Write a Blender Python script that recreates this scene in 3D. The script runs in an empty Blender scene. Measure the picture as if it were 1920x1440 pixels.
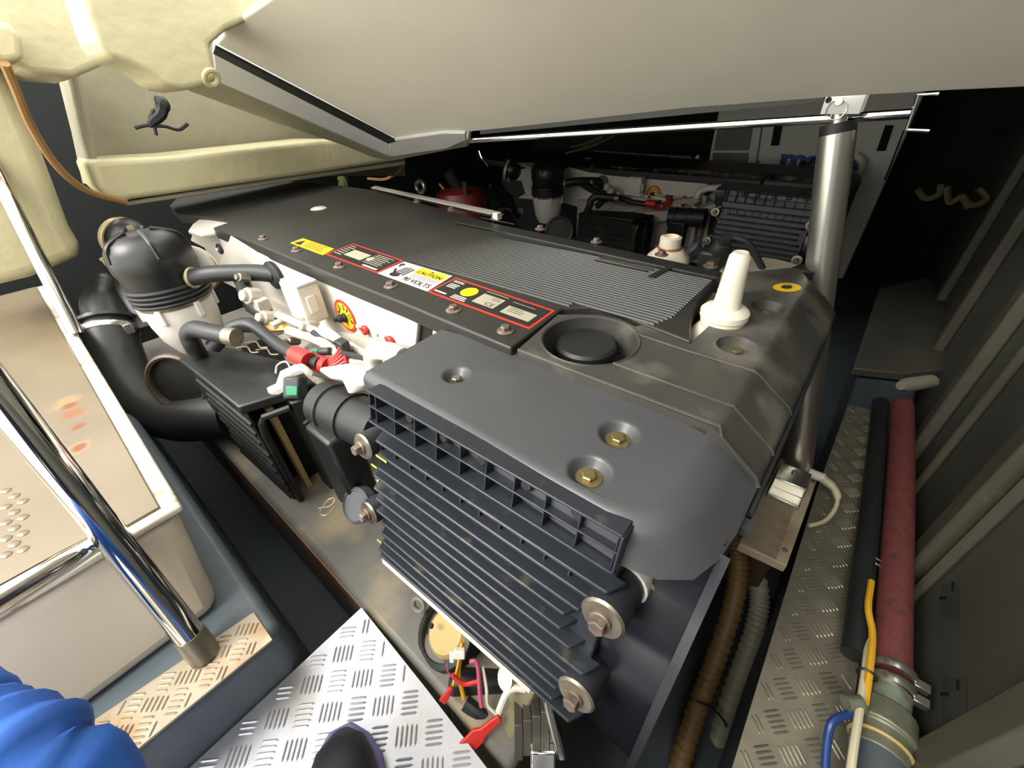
import bpy, bmesh, math, random
from mathutils import Vector, Matrix
random.seed(7)
S = bpy.context.scene
COL = S.collection
PI = math.pi
V = Vector

# ------------------------------------------------------------------ camera, sky, light, exposure
CAM = V((0, 0, .8))
FPX = 772.4
RX = V((.76449984, .64250993, -.05216302))      # camera right
RY = V((.34702724, -.47840522, -.80666011))     # camera down
RZ = V((-.54324219, .59858954, -.58870916))     # view direction
cd = bpy.data.cameras.new('camera'); cam = bpy.data.objects.new('camera', cd); COL.objects.link(cam)
cd.sensor_width = 36; cd.lens = FPX / 1920 * 36; cd.clip_start = .01
m3 = Matrix((RX, -RY, -RZ)).transposed()
cam.matrix_world = Matrix.Translation(CAM) @ m3.to_4x4()
S.camera = cam
w = bpy.data.worlds.new('sky'); S.world = w; w.use_nodes = True
bg = w.node_tree.nodes['Background']; bg.inputs[0].default_value = (1.0, .98, .94, 1); bg.inputs[1].default_value = 2.7
sd = bpy.data.lights.new('sun', 'SUN'); sd.energy = 3.6; sd.angle = math.radians(32); sd.color = (1, .96, .88)
sun = bpy.data.objects.new('sun', sd); COL.objects.link(sun)
sun.rotation_euler = V((.24, .66, -.74)).to_track_quat('-Z', 'Y').to_euler()
S.view_settings.view_transform = 'Standard'; S.view_settings.look = 'None'
S.view_settings.gamma = 1; S.view_settings.exposure = .6; S.view_settings.use_curve_mapping = False
S.cycles.max_bounces = 8; S.cycles.diffuse_bounces = 5

# ------------------------------------------------------------------ pixel -> point on a plane (1920 x 1440)
def ray(px, py):
    a, b = (px - 960) / FPX, (py - 720) / FPX
    return RX * a + RY * b + RZ
def atz(px, py, z): r = ray(px, py); return CAM + r * ((z - CAM.z) / r.z)
def aty(px, py, y): r = ray(px, py); return CAM + r * ((y - CAM.y) / r.y)
def atx(px, py, x): r = ray(px, py); return CAM + r * ((x - CAM.x) / r.x)
def atd(px, py, d): return CAM + ray(px, py) * d
def atp(px, py, p, n): r = ray(px, py); return CAM + r * ((p - CAM).dot(n) / r.dot(n))
def zs(l, z): return [atz(x, y, z) for x, y in l]
def ys(l, y0): return [aty(x, y, y0) for x, y in l]
def xs(l, x0): return [atx(x, y, x0) for x, y in l]

# ------------------------------------------------------------------ materials
def lin(c): return tuple((x / 12.92 if x <= .04045 else ((x + .055) / 1.055) ** 2.4) for x in c)
def hx(h): return lin(tuple(int(h[i:i + 2], 16) / 255 for i in (0, 2, 4)))
def mat(name, col, rough=.5, metal=0., var=.12, scale=8., bump=0., bscale=60., col2=None, lo=.55, hi=.7, dscale=5., spots=(), spec=.5, trans=0., dist=.002, detail=6.):
    m = bpy.data.materials.new(name); m.use_nodes = True
    nt = m.node_tree; N = nt.nodes; L = nt.links; b = N['Principled BSDF']
    c = hx(col) if isinstance(col, str) else col
    b.inputs['Roughness'].default_value = rough; b.inputs['Metallic'].default_value = metal
    b.inputs['Specular IOR Level'].default_value = spec; b.inputs['Transmission Weight'].default_value = trans
    tc = N.new('ShaderNodeTexCoord')
    def noise(s, d=detail):
        n = N.new('ShaderNodeTexNoise'); n.inputs['Scale'].default_value = s; n.inputs['Detail'].default_value = d
        L.new(tc.outputs['Object'], n.inputs['Vector']); return n
    n1 = noise(scale)
    r = N.new('ShaderNodeValToRGB'); r.color_ramp.elements[0].position = .3; r.color_ramp.elements[1].position = .7
    r.color_ramp.elements[0].color = (*[x * (1 - var) for x in c], 1); r.color_ramp.elements[1].color = (*[min(1, x * (1 + var)) for x in c], 1)
    L.new(n1.outputs['Fac'], r.inputs['Fac']); out = r.outputs['Color']
    def mixin(out, fac, c2):
        mx = N.new('ShaderNodeMix'); mx.data_type = 'RGBA'
        L.new(fac, mx.inputs[0]); L.new(out, mx.inputs[6]); mx.inputs[7].default_value = (*c2, 1); return mx.outputs[2]
    if col2:
        c2 = hx(col2) if isinstance(col2, str) else col2
        n2 = noise(dscale, 8.); r2 = N.new('ShaderNodeValToRGB'); r2.color_ramp.elements[0].position = lo; r2.color_ramp.elements[1].position = hi
        L.new(n2.outputs['Fac'], r2.inputs['Fac']); out = mixin(out, r2.outputs['Color'], c2)
    for p, rad, sc in spots:
        sub = N.new('ShaderNodeVectorMath'); sub.operation = 'DISTANCE'; L.new(tc.outputs['Object'], sub.inputs[0]); sub.inputs[1].default_value = p
        n3 = noise(22., 5.); ad = N.new('ShaderNodeMath'); ad.operation = 'MULTIPLY_ADD'
        L.new(n3.outputs['Fac'], ad.inputs[0]); ad.inputs[1].default_value = -rad * 1.6; L.new(sub.outputs['Value'], ad.inputs[2])
        mr = N.new('ShaderNodeMapRange'); L.new(ad.outputs[0], mr.inputs[0]); mr.inputs[1].default_value = rad * .15; mr.inputs[2].default_value = -rad * .35
        out = mixin(out, mr.outputs[0], hx(sc))
    L.new(out, b.inputs['Base Color'])
    if bump:
        n4 = noise(bscale, 4.); bp = N.new('ShaderNodeBump'); bp.inputs['Strength'].default_value = bump; bp.inputs['Distance'].default_value = dist
        L.new(n4.outputs['Fac'], bp.inputs['Height']); L.new(bp.outputs[0], b.inputs['Normal'])
    return m

black_cover = mat('black satin cover', '2c2c29', .42, bump=.12, bscale=500, var=.1)
guard_black = mat('black gloss guard', '1a1c21', .24, bump=.03, bscale=700, var=.08)
black_panel = mat('black smooth panel', '46474a', .36, bump=.05, bscale=700, var=.06, col2='4a4c50', lo=.6, hi=.75, dscale=9)
grey_shroud = mat('worn grey plastic', '403f3b', .42, bump=.15, bscale=350, var=.14, col2='66635b', lo=.50, hi=.68, dscale=12)
ecu_black = mat('dusty black alloy', '2b2f36', .4, .1, var=.15, col2='5d5a49', lo=.60, hi=.80, dscale=26, bump=.1, bscale=300)
black_box = mat('black filter plastic', '191a1a', .38, var=.15, bump=.1, bscale=250, col2='2a2a28', lo=.55, hi=.75, dscale=20)
rubber = mat('black rubber', '1f2121', .48, var=.15, bump=.06, bscale=200)
rubber_grey = mat('grey rubber', '2c2f33', .5, var=.12)
engine_white = mat('white engine paint', 'd2cdc2', .38, var=.05, bump=.04, bscale=120, col2='b3aa95', lo=.60, hi=.8, dscale=6)
shaded_white = mat('shaded white paint', 'b3aca0', .45, var=.1, scale=20, col2='8d8474', lo=.55, hi=.75, dscale=25)  # white paint greyed in its colour to imitate shading
white_plastic = mat('white plastic', 'd6d1c5', .35, var=.04)
translucent_white = mat('milky plastic', 'f2ecd8', .3, var=.04)
grey_steel = mat('worn steel', '878070', .38, .7, var=.2, col2='6e5a49', lo=.56, hi=.7, dscale=30)
rusty_bolt = mat('rusty bolt steel', '75645a', .5, .45, var=.25, scale=60, col2='8a8276', lo=.5, hi=.65, dscale=90)
zinc_bolt = mat('zinc bolt', '877a55', .38, .7, var=.2, scale=60)
chrome = mat('chrome', 'd8d6d2', .08, 1, var=.03)
alu_tube = mat('satin aluminium', 'c2c0b6', .28, .9, var=.05)
alu_plate = mat('checker plate aluminium', 'b9bac0', .38, .55, var=.10, scale=14, col2='9b968c', lo=.55, hi=.75, dscale=7, bump=.1, bscale=200)
alu_strip = mat('walkway aluminium', '96917f', .36, .6, var=.16, scale=9, col2='6e675a', lo=.5, hi=.75, dscale=6, bump=.1, bscale=200)
alu_dirty = mat('stained aluminium', 'b2a690', .42, .45, var=.16, scale=14, col2='9a7448', lo=.50, hi=.66, dscale=9)
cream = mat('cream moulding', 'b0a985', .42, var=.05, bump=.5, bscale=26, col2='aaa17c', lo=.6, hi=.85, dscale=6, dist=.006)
cream_shaded = mat('shaded cream moulding', '837e68', .6, var=.06, bump=.5, bscale=22, dist=.006)  # darker copy of the cream moulding, with shade put into the colour
lid_grp = mat('hatch underside gelcoat', 'e6e2d0', .45, var=.035, scale=3, bump=.25, bscale=9, dist=.01, col2='aaa183', lo=.62, hi=.85, dscale=2.2)
white_paint = mat('white coaming paint', 'c9c9c6', .4, var=.04)
gasket = mat('black gasket', '15181a', .6)
blue_grey = mat('blue grey bilge paint', '566066', .38, var=.12, scale=6, bump=.2, bscale=40, col2='6d7376', lo=.55, hi=.8, dscale=11)
bilge_grey = mat('grey bilge paint', '6a675f', .5, var=.15, scale=9, bump=.2, bscale=60, col2='8d8168', lo=.52, hi=.75, dscale=7)
bed_grey = mat('dusty grey engine bed', '66645d', .5, var=.18, scale=9, bump=.25, bscale=60, col2='8f826a', lo=.5, hi=.72, dscale=8)
wood_dark = mat('dark brown wood', '4a3226', .6, var=.2, scale=10)
bilge_rust = mat('rusty bilge paint', '5c5b58', .5, var=.2, scale=9, bump=.3, bscale=60, col2='7b4a22', lo=.44, hi=.6, dscale=7)
dark_paint = mat('dark bilge', '394146', .6, var=.2, scale=4, col2='3d3327', lo=.5, hi=.75, dscale=4)
hull_dark = mat('shade-dark hull', '0f1413', .8, var=.2, scale=5)  # near-black colour stands in for the missing light back here
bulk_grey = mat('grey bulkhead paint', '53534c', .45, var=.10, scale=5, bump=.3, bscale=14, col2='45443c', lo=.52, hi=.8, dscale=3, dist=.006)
rib_grey = mat('grey rib paint', '545246', .5, var=.12, scale=8, col2='8a7358', lo=.66, hi=.8, dscale=18)
tape_grey = mat('grey green paint patch', '444740', .5)
box_white = mat('step box gelcoat', 'd2c6b2', .33, var=.03, scale=2)
red = mat('red paint', 'c02a22', .45, var=.06)
red_dark = mat('dark red', '5e1414', .5, var=.15)
red_hose_m = mat('red hose rubber', '6a3633', .6, var=.12, scale=50, col2='4d302d', lo=.5, hi=.7, dscale=70)
yellow = mat('yellow', 'ecc91c', .45, var=.04)
amber = mat('amber sticker', 'eeb41a', .45, var=.04)
sticker_black = mat('sticker black', '232323', .4, var=.05)
sticker_white = mat('sticker white', 'e6dfd2', .45, var=.04)
sticker_beige = mat('sticker beige', 'a8a48f', .4, var=.04)
sticker_red = mat('sticker red', 'd23a2c', .4, var=.05)
ink = mat('printed dark ink', '2a1f28', .5)
blue_paint = mat('blue handle', '26407f', .4, var=.15, scale=60)
bronze = mat('weathered bronze', '7b7c69', .5, .5, var=.2, scale=30, col2='93a391', lo=.55, hi=.7, dscale=24)
conduit_brown = mat('brown conduit', '6d5330', .5, var=.12)
conduit_grey = mat('grey conduit', '7f7c6c', .5, var=.1)
board_pale = mat('pale board', 'b5a78c', .55, var=.12, scale=6, bump=.1, bscale=90, col2='8a7a66', lo=.5, hi=.68, dscale=8)
tan = mat('tan plastic', 'b09a5e', .5, var=.1)
trouser = mat('blue work trousers', '2a62bd', .6, var=.22, scale=9, bump=.3, bscale=60)
shoe_m = mat('black shoe', '17151c', .6, var=.2, bump=.2, bscale=120)
shoe_edge = mat('purple grey shoe welt', '6d6790', .6)
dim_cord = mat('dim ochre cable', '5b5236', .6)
cord_m = mat('brown cord', '8d6a3c', .6, var=.15)
gen_white = mat('generator white', 'e8e6dc', .5, var=.05)
gen_grey = mat('generator louvre grey', '7c8078', .6, var=.1)
gen_blue = mat('generator blue letters', '1f4fa0', .5)
void = mat('black void', '050505', .8)
green = mat('green connector', '1f7a58', .4)
paper = mat('filter paper', 'b79a66', .7, var=.15, scale=200)
wire_yellow = mat('yellow wire', 'd8a32a', .45)
wire_white = mat('white wire', 'd9d3c2', .45)
wire_pink = mat('pink wire', 'b0506a', .45)
twine = mat('brass wire', 'a39572', .4, .3)
copper = mat('copper gasket', 'b07a48', .4, .6)

# ------------------------------------------------------------------ mesh builder
def catmull(pts, k=6):
    pts = [V(p) for p in pts]; out = []
    P = [pts[0] * 2 - pts[1]] + pts + [pts[-1] * 2 - pts[-2]]
    for i in range(1, len(P) - 2):
        a, b, c, d = P[i - 1:i + 3]
        for j in range(k):
            t = j / k
            out.append(.5 * ((2 * b) + (c - a) * t + (2 * a - 5 * b + 4 * c - d) * t * t + (3 * b - a - 3 * c + d) * t ** 3))
    out.append(pts[-1]); return out
def axes(n):
    n = V(n).normalized(); u = n.orthogonal().normalized(); return u, n.cross(u), n
class MB:
    def __init__(s): s.v = []; s.f = []; s.m = []
    def add(s, vs, fs, mi=0):
        o = len(s.v); s.v += [V(p) for p in vs]; s.f += [tuple(i + o for i in f) for f in fs]; s.m += [mi] * len(fs); return s
    def hexa(s, p, mi=0):          # p: 4 bottom + 4 top
        return s.add(p, [(3, 2, 1, 0), (4, 5, 6, 7), (0, 1, 5, 4), (1, 2, 6, 5), (2, 3, 7, 6), (3, 0, 4, 7)], mi)
    def box(s, c, d, ax=None, mi=0):
        c = V(c); u, v, n = ax or (V((1, 0, 0)), V((0, 1, 0)), V((0, 0, 1)))
        u, v, n = u * d[0] / 2, v * d[1] / 2, n * d[2] / 2
        return s.hexa([c - u - v - n, c + u - v - n, c + u + v - n, c - u + v - n, c - u - v + n, c + u - v + n, c + u + v + n, c - u + v + n], mi)
    def prism(s, poly, vec, mi=0):
        n = len(poly); vec = V(vec); t = [V(p) for p in poly]; b = [p + vec for p in t]
        return s.add(t + b, [tuple(range(n)), tuple(range(2 * n - 1, n - 1, -1))] + [(i, n + i, n + (i + 1) % n, (i + 1) % n) for i in range(n)], mi)
    def loft(s, rings, mi=0, closed=True, cap0=False, cap1=False):
        n = len(rings[0]); vs = [p for r in rings for p in r]; fs = []
        for k in range(len(rings) - 1):
            for i in range(n if closed else n - 1):
                j = (i + 1) % n; fs.append((k * n + i, k * n + j, (k + 1) * n + j, (k + 1) * n + i))
        if cap0: fs.append(tuple(range(n - 1, -1, -1)))
        if cap1: fs.append(tuple(range((len(rings) - 1) * n, len(rings) * n)))
        return s.add(vs, fs, mi)
    def tube(s, path, r, n=12, mi=0, flat=None, caps=True):
        path = [V(p) for p in path]; R = r if isinstance(r, (list, tuple)) else [r] * len(path)
        t = (path[1] - path[0]).normalized(); u = flat.normalized() if flat else t.orthogonal().normalized(); rings = []
        for i, p in enumerate(path):
            t2 = (path[min(i + 1, len(path) - 1)] - path[max(i - 1, 0)]).normalized()
            u = (u - t2 * u.dot(t2)).normalized(); b = t2.cross(u)
            rings.append([p + (u * math.cos(2 * PI * k / n) + b * math.sin(2 * PI * k / n)) * R[i] for k in range(n)])
        return s.loft(rings, mi, True, caps, caps)
    def lathe(s, prof, o, ax, n=24, mi=0, caps=True):
        o = V(o); u, v, a = axes(ax)
        rings = [[o + a * h + (u * math.cos(2 * PI * k / n) + v * math.sin(2 * PI * k / n)) * max(r, 1e-5) for k in range(n)] for r, h in prof]
        return s.loft(rings, mi, True, caps, caps)
    def cyl(s, a, b, r, n=16, mi=0, r2=None):
        a, b = V(a), V(b); return s.lathe([(r, 0), (r2 if r2 is not None else r, (b - a).length)], a, b - a, n, mi)
    def torus(s, c, ax, R, r, n=28, k=8, mi=0, sq=1):
        u, v, a = axes(ax); c = V(c)
        rings = []
        for i in range(n + 1):
            t = 2 * PI * i / n; d = u * math.cos(t) + v * math.sin(t)
            rings.append([c + d * (R + r * math.cos(2 * PI * j / k)) + a * (r * sq * math.sin(2 * PI * j / k)) for j in range(k)])
        return s.loft(rings, mi)
    def ball(s, c, r, n=14, k=8, mi=0, ax=(0, 0, 1)):
        return s.lathe([(r * math.sin(PI * i / k), -r * math.cos(PI * i / k)) for i in range(k + 1)], c, ax, n, mi, False)
    def plate(s, outer, holes, vec, mi=0):      # flat plate with holes, extruded by vec
        bm = bmesh.new(); es = []
        loops = [outer] + list(holes)
        for lp in loops:
            vv = [bm.verts.new(p) for p in lp]; es += [bm.edges.new((vv[i], vv[(i + 1) % len(vv)])) for i in range(len(vv))]
        bmesh.ops.triangle_fill(bm, edges=es, use_beauty=True, normal=-V(vec).normalized())
        bm.verts.index_update(); bm.verts.ensure_lookup_table()
        vs = [v.co.copy() for v in bm.verts]; fs = []
        nv = -V(vec).normalized()
        for f in bm.faces:
            ix = [v.index for v in f.verts]
            if f.normal.dot(nv) < 0: ix.reverse()
            fs.append(tuple(ix))
        bm.free(); s.add(vs, fs, mi)
        for lp in loops:
            n = len(lp); t = [V(p) for p in lp]
            s.add(t + [p + V(vec) for p in t], [(i, n + i, n + (i + 1) % n, (i + 1) % n) for i in range(n)], mi)
        return s
    def mesh(s, name, off=V((0, 0, 0)), smooth=35, mats=None):
        me = bpy.data.meshes.new(name); me.from_pydata([p - off for p in s.v], [], s.f)
        for mm in (mats if isinstance(mats, (list, tuple)) else [mats]): me.materials.append(mm)
        me.polygons.foreach_set('material_index', s.m)
        bm = bmesh.new(); bm.from_mesh(me); bmesh.ops.recalc_face_normals(bm, faces=bm.faces); bm.to_mesh(me); bm.free()
        if smooth:
            me.polygons.foreach_set('use_smooth', [True] * len(me.polygons)); me.set_sharp_from_angle(angle=math.radians(smooth))
        return me
WL = {}
def link(name, me, parent=None, bevel=0, seg=2, loc=None, off=None):
    o = bpy.data.objects.new(name, me); COL.objects.link(o)
    if parent: o.parent = parent; WL[o.name] = WL[parent.name]
    else: WL[o.name] = off if off is not None else V((0, 0, 0)); o.location = WL[o.name]
    if bevel:
        b = o.modifiers.new('bevel', 'BEVEL'); b.width = bevel; b.segments = seg; b.limit_method = 'ANGLE'; b.angle_limit = math.radians(32); b.harden_normals = False
    return o
def part(name, mb, m, parent, bevel=0, smooth=35, seg=2, label=None, kind=None):
    o = link(name, mb.mesh(name, WL[parent.name], smooth, m), parent, bevel, seg)
    if label: o['label'] = label
    if kind: o['kind'] = kind
    return o
def tag(o, label, cat, group=None):
    o['label'] = label; o['category'] = cat
    if group: o['group'] = group
    return o
def thing(name, label, cat, loc, group=None):
    o = bpy.data.objects.new(name, None); COL.objects.link(o); o.location = loc; o.empty_display_size = .05; WL[o.name] = V(loc)
    return tag(o, label, cat, group)
def base_of(mb):
    xs_ = [p.x for p in mb.v]; y_ = [p.y for p in mb.v]; z_ = [p.z for p in mb.v]
    return V(((min(xs_) + max(xs_)) / 2, (min(y_) + max(y_)) / 2, min(z_)))
def single(name, mb, m, label, cat, group=None, bevel=0, smooth=35, seg=2):
    off = base_of(mb); o = link(name, mb.mesh(name, off, smooth, m), None, bevel, seg, off=off); return tag(o, label, cat, group)
def struct(name, mb, m, bevel=0, smooth=35, seg=2):
    off = base_of(mb); o = link(name, mb.mesh(name, off, smooth, m), None, bevel, seg, off=off); o['kind'] = 'structure'; return o
def inst(name, me, p, ax, parent, roll=0., sc=1.):
    o = bpy.data.objects.new(name, me); COL.objects.link(o); o.parent = parent; WL[o.name] = WL[parent.name]
    o.location = V(p) - WL[parent.name]; o.rotation_euler = (V(ax).to_track_quat('Z', 'Y').to_matrix() @ Matrix.Rotation(roll, 3, 'Z')).to_euler(); o.scale = (sc,) * 3
    return o
def circ(c, ax, r, n=24, ph=0):
    u, v, a = axes(ax); return [V(c) + (u * math.cos(2 * PI * k / n + ph) + v * math.sin(2 * PI * k / n + ph)) * r for k in range(n)]
def rsmooth(pts, k=5): return catmull(pts, k)

# ------------------------------------------------------------------ lettering and stickers
_tx = {}
def glyphs(s, bold=.0):
    if (s, bold) in _tx: return _tx[(s, bold)]
    c = bpy.data.curves.new('t', 'FONT'); c.body = s; c.size = 1; c.offset = bold; c.resolution_u = 3; c.align_x = 'LEFT'
    o = bpy.data.objects.new('t', c); COL.objects.link(o)
    me = bpy.data.meshes.new_from_object(o.evaluated_get(bpy.context.evaluated_depsgraph_get()))
    vs = [(v.co.x, v.co.y) for v in me.vertices]; fs = [tuple(p.vertices) for p in me.polygons]
    bpy.data.objects.remove(o); bpy.data.curves.remove(c); bpy.data.meshes.remove(me)
    x0 = min(v[0] for v in vs); x1 = max(v[0] for v in vs); y0 = min(v[1] for v in vs); y1 = max(v[1] for v in vs)
    r = ([((x - x0) / (x1 - x0), (y - y0) / (y1 - y0)) for x, y in vs], fs, (x1 - x0) / (y1 - y0)); _tx[(s, bold)] = r; return r
class Decal(MB):
    def __init__(s, q, lift=.0006):
        super().__init__(); s.q = [V(p) for p in q]; s.lift = lift
        n = (s.q[1] - s.q[0]).cross(s.q[3] - s.q[0]).normalized()
        if n.dot(CAM - s.q[0]) < 0: n = -n
        s.n = n
    def at(s, u, v, l):
        a, b, c, d = s.q; return a.lerp(b, u).lerp(d.lerp(c, u), v) + s.n * (s.lift + .0004 * l)
    def rect(s, u0, v0, u1, v1, mi, l=1): return s.add([s.at(u, v, l) for u, v in ((u0, v0), (u1, v0), (u1, v1), (u0, v1))], [(0, 1, 2, 3)], mi)
    def poly(s, pts, mi, l=1): return s.add([s.at(u, v, l) for u, v in pts], [tuple(range(len(pts)))], mi)
    def disc(s, u, v, ru, rv, mi, l=1, n=28): return s.poly([(u + ru * math.cos(2 * PI * k / n), v + rv * math.sin(2 * PI * k / n)) for k in range(n)], mi, l)
    def text(s, t, u0, v0, u1, v1, mi, l=2, bold=.0):     # stretched into the box
        vs, fs, _ = glyphs(t, bold); return s.add([s.at(u0 + (u1 - u0) * x, v1 + (v0 - v1) * y, l) for x, y in vs], fs, mi)
    def lines(s, u0, v0, u1, v1, n, mi, l=2, rag=.25, fill=.5):
        for i in range(n):
            a = v0 + (v1 - v0) * i / n; s.rect(u0, a, u1 - (u1 - u0) * rag * random.random(), a + (v1 - v0) / n * fill, mi, l)
        return s

# ------------------------------------------------------------------ shared small meshes
b = MB(); b.lathe([(.011, 0), (.0112, .0012), (.009, .0025), (.0066, .003)], (0, 0, 0), (0, 0, 1), 16); b.lathe([(.0066, .002), (.0066, .0065), (.0055, .0078)], (0, 0, 0), (0, 0, 1), 6)
ME_BOLT = b.mesh('flange_bolt', V((0, 0, 0)), 30, rusty_bolt)
b = MB(); b.lathe([(.0085, 0), (.0085, .004), (.007, .005)], (0, 0, 0), (0, 0, 1), 6)
ME_HEX = b.mesh('hex_bolt', V((0, 0, 0)), 30, zinc_bolt)
b = MB(); b.lathe([(.0075, 0), (.0075, .005), (.006, .006)], (0, 0, 0), (0, 0, 1), 6)
ME_HEXD = b.mesh('dark_bolt', V((0, 0, 0)), 30, grey_steel)

# ================================================================== SETTING
b = MB(); b.box((-1.2, 1.6, -.42), (3.6, 5.2, .1)); struct('floor', b, dark_paint)
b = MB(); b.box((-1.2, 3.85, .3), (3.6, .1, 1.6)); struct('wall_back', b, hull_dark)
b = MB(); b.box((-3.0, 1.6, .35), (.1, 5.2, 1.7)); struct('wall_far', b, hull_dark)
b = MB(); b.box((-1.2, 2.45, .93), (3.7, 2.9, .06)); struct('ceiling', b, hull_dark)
b = MB(); b.prism([aty(900, 252, 1.16), aty(1545, 190, 1.16), aty(1545, 130, 1.16), aty(900, 130, 1.16)], (0, .06, 0)); struct('trim_6', b, mat('dark deck beam', '201f1c', .6))
b = MB(); b.box((-1.0, -1.35, -.1), (3.4, .1, .7)); struct('added_wall_near', b, cream)  # unseen low wall added to narrow the sky opening behind the camera
b = MB(); b.box((-1.0, -3.6, .22), (5.0, 4.5, .06)); struct('bounce_deck', b, mat('white bounce deck', 'dcd8cc', .5, var=.04))  # unseen deck added to bounce daylight onto the hatch underside
# right bulkhead with ribs
BX = .34
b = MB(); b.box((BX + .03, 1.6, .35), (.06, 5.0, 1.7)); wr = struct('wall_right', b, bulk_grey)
def rib(y, wdt, dep, z0=-.40, z1=1.15, m=rib_grey):
    b = MB(); b.box((BX - dep / 2, y, (z0 + z1) / 2), (dep, wdt, z1 - z0)); part('rib', b, m, wr, .006)
for y in (.47, .925, 1.44, 1.95, 2.45): rib(y, .06, .032)
for y in (.89, 1.28): rib(y - .04, .012, .02)
for (px, py, w_, h_) in ((1788, 1100, 5, 18), (1770, 1122, 14, 6), (1798, 1285, 6, 20), (1773, 1303, 16, 7)):
    d = Decal([atx(px - w_ / 2, py - h_ / 2, BX), atx(px + w_ / 2, py - h_ / 2, BX), atx(px + w_ / 2, py + h_ / 2, BX), atx(px - w_ / 2, py + h_ / 2, BX)], .001); d.rect(0, 0, 1, 1, 0)
    part('tape_mark', d, gasket, wr)
for (x0, y0, x1, y1) in ((1765, 1095, 1800, 1160), (1768, 1270, 1815, 1370)):
    d = Decal([atx(x0, y0, BX), atx(x1, y0, BX), atx(x1, y1, BX), atx(x0, y1, BX)], .0004); d.rect(0, 0, 1, 1, 0); part('paint_patch', d, tape_grey, wr)
# platform under the step box, trench and engine bed
PZ = .11
b = MB(); b.prism([(-.504, -1.1, PZ), (-.504, -.045, PZ), (-.53, -.03, PZ), (-2.6, -.03, PZ), (-2.6, -1.1, PZ)], (0, 0, -.47)); struct('trim_1', b, blue_grey, .014, seg=3)
b = MB(); b.prism([(-.5, .085, 0.0), (-.13, .085, 0.0), (-.13, .9, 0.0), (-2.2, .9, 0.0), (-2.2, .085, 0.0), (-.8, .085, 0)], (0, 0, -.37)); bed = struct('trim_2', b, bed_grey, .012)
b = MB(); b.prism([(-1.7, .083, -.012), (-.505, .083, -.012), (-.505, .083, -.3), (-1.7, .083, -.3)], (0, .004, 0)); part('rusted_side', b, bilge_rust, bed)
# moulded cream liner on the left
b = MB(); b.prism(xs([(60, 60), (480, 60), (760, 250), (760, 330), (640, 330), (160, 345), (118, 150)], -2.12), (-.05, 0, 0)); wl = struct('wall_left', b, cream_shaded, .0)
b = MB(); b.prism(xs([(166, 302), (330, 292), (600, 262), (760, 262), (760, 300), (560, 330), (250, 374), (232, 380), (205, 372), (185, 352)], -1.86), (-.24, 0, 0)); part('ledge', b, cream, wl, .03, seg=4)
b = MB(); b.prism(xs([(190, 366), (232, 378), (560, 329), (760, 300), (760, 310), (560, 338), (240, 386)], -1.88), (-.2, 0, 0)); part('ledge_edge', b, cream_shaded, wl, .006)
b = MB(); b.prism(xs([(118, 120), (150, 130), (190, 330), (205, 380), (178, 345), (150, 250)], -1.95), (-.15, 0, 0)); part('jamb', b, cream_shaded, wl, .02, seg=3)
b = MB(); b.prism(xs([(-60, -60), (165, -60), (185, 60), (205, 118), (140, 146), (60, 140), (20, 118), (-60, 108)], -1.62), (-.3, 0, 0)); part('headliner', b, cream, wl, .05, seg=4)
b = MB(); b.prism(xs([(-30, 40), (20, 40), (42, 70), (46, 112), (20, 118), (-30, 112)], -1.5), (-.12, 0, 0)); part('knuckle', b, cream, wl, .03, seg=4)
b = MB(); b.prism(xs([(-90, 90), (8, 122), (40, 185), (80, 285), (132, 425), (158, 468), (146, 486), (60, 522), (-90, 560)], -1.78), (-.22, 0, 0)); part('column', b, cream, wl, .05, seg=5)
b = MB(); b.prism(xs([(135, -60), (160, 20), (180, 80), (205, 108), (250, 122), (280, 140), (305, 163), (345, 170), (385, 162), (412, 152), (404, 120), (394, 84), (425, 58), (480, 34), (548, -14), (600, -60)], -1.13), (-.14, 0, 0)); part('overhang', b, cream, wl, .035, seg=5)
b = MB(); b.torus(atx(396, 146, -1.12), (1, .2, -.6), .014, .005, 18, 8); part('drain_boss', b, cream, wl)

# ------------------------------------------------------------------ hatch lid
LP = CAM + (V((-1.25, .9, .665)) - CAM) * 1.1; LE1 = V((1, 0, .07)).normalized(); LE2 = V((0, -.425, .232)).normalized(); LN = LE1.cross(LE2).normalized()
if LN.z > 0: LN = -LN
def lid(px, py, dn=0.): return atp(px, py, LP + LN * dn, LN)
hatch = thing('engine_hatch', 'raised cream engine hatch lid seen from below, filling the top of the picture', 'hatch', (-.4, .9, .7))
low = [lid(745, 262), lid(880, 248), lid(1000, 236), lid(1280, 205), lid(1560, 184), lid(1760, 173), lid(1920, 166), lid(2150, 158)]
c0 = lid(404, 82); 
far = low[-1] + LE2 * 1.5 + V((.1, 0, 0))
b = MB(); b.prism(low + [far, low[2] + LE2 * 1.5, lid(640, -120), lid(520, -14), lid(470, 22), lid(430, 52), lid(404, 82)], -LN * .012); part('lid_panel', b, lid_grp, hatch, .012, seg=3)
b = MB(); b.prism([lid(404, 84, .002), lid(400, 96, .002), lid(728, 266, .002), lid(745, 262, .002)], LN * .006); part('seal', b, gasket, hatch)
b = MB(); b.prism([lid(398, 96, .006), lid(405, 152, .006), lid(728, 292, .006), lid(733, 264, .006)], -LN * .03); part('rim_flange', b, white_paint, hatch, .004)
b = MB(); b.prism([lid(731, 264, .008), lid(728, 292, .008), lid(740, 293, .008), lid(838, 279, .008), lid(874, 263, .008), lid(872, 251, .008), lid(830, 250, .008)], -LN * .03); part('rim_flange', b, white_paint, hatch, .003)
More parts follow.
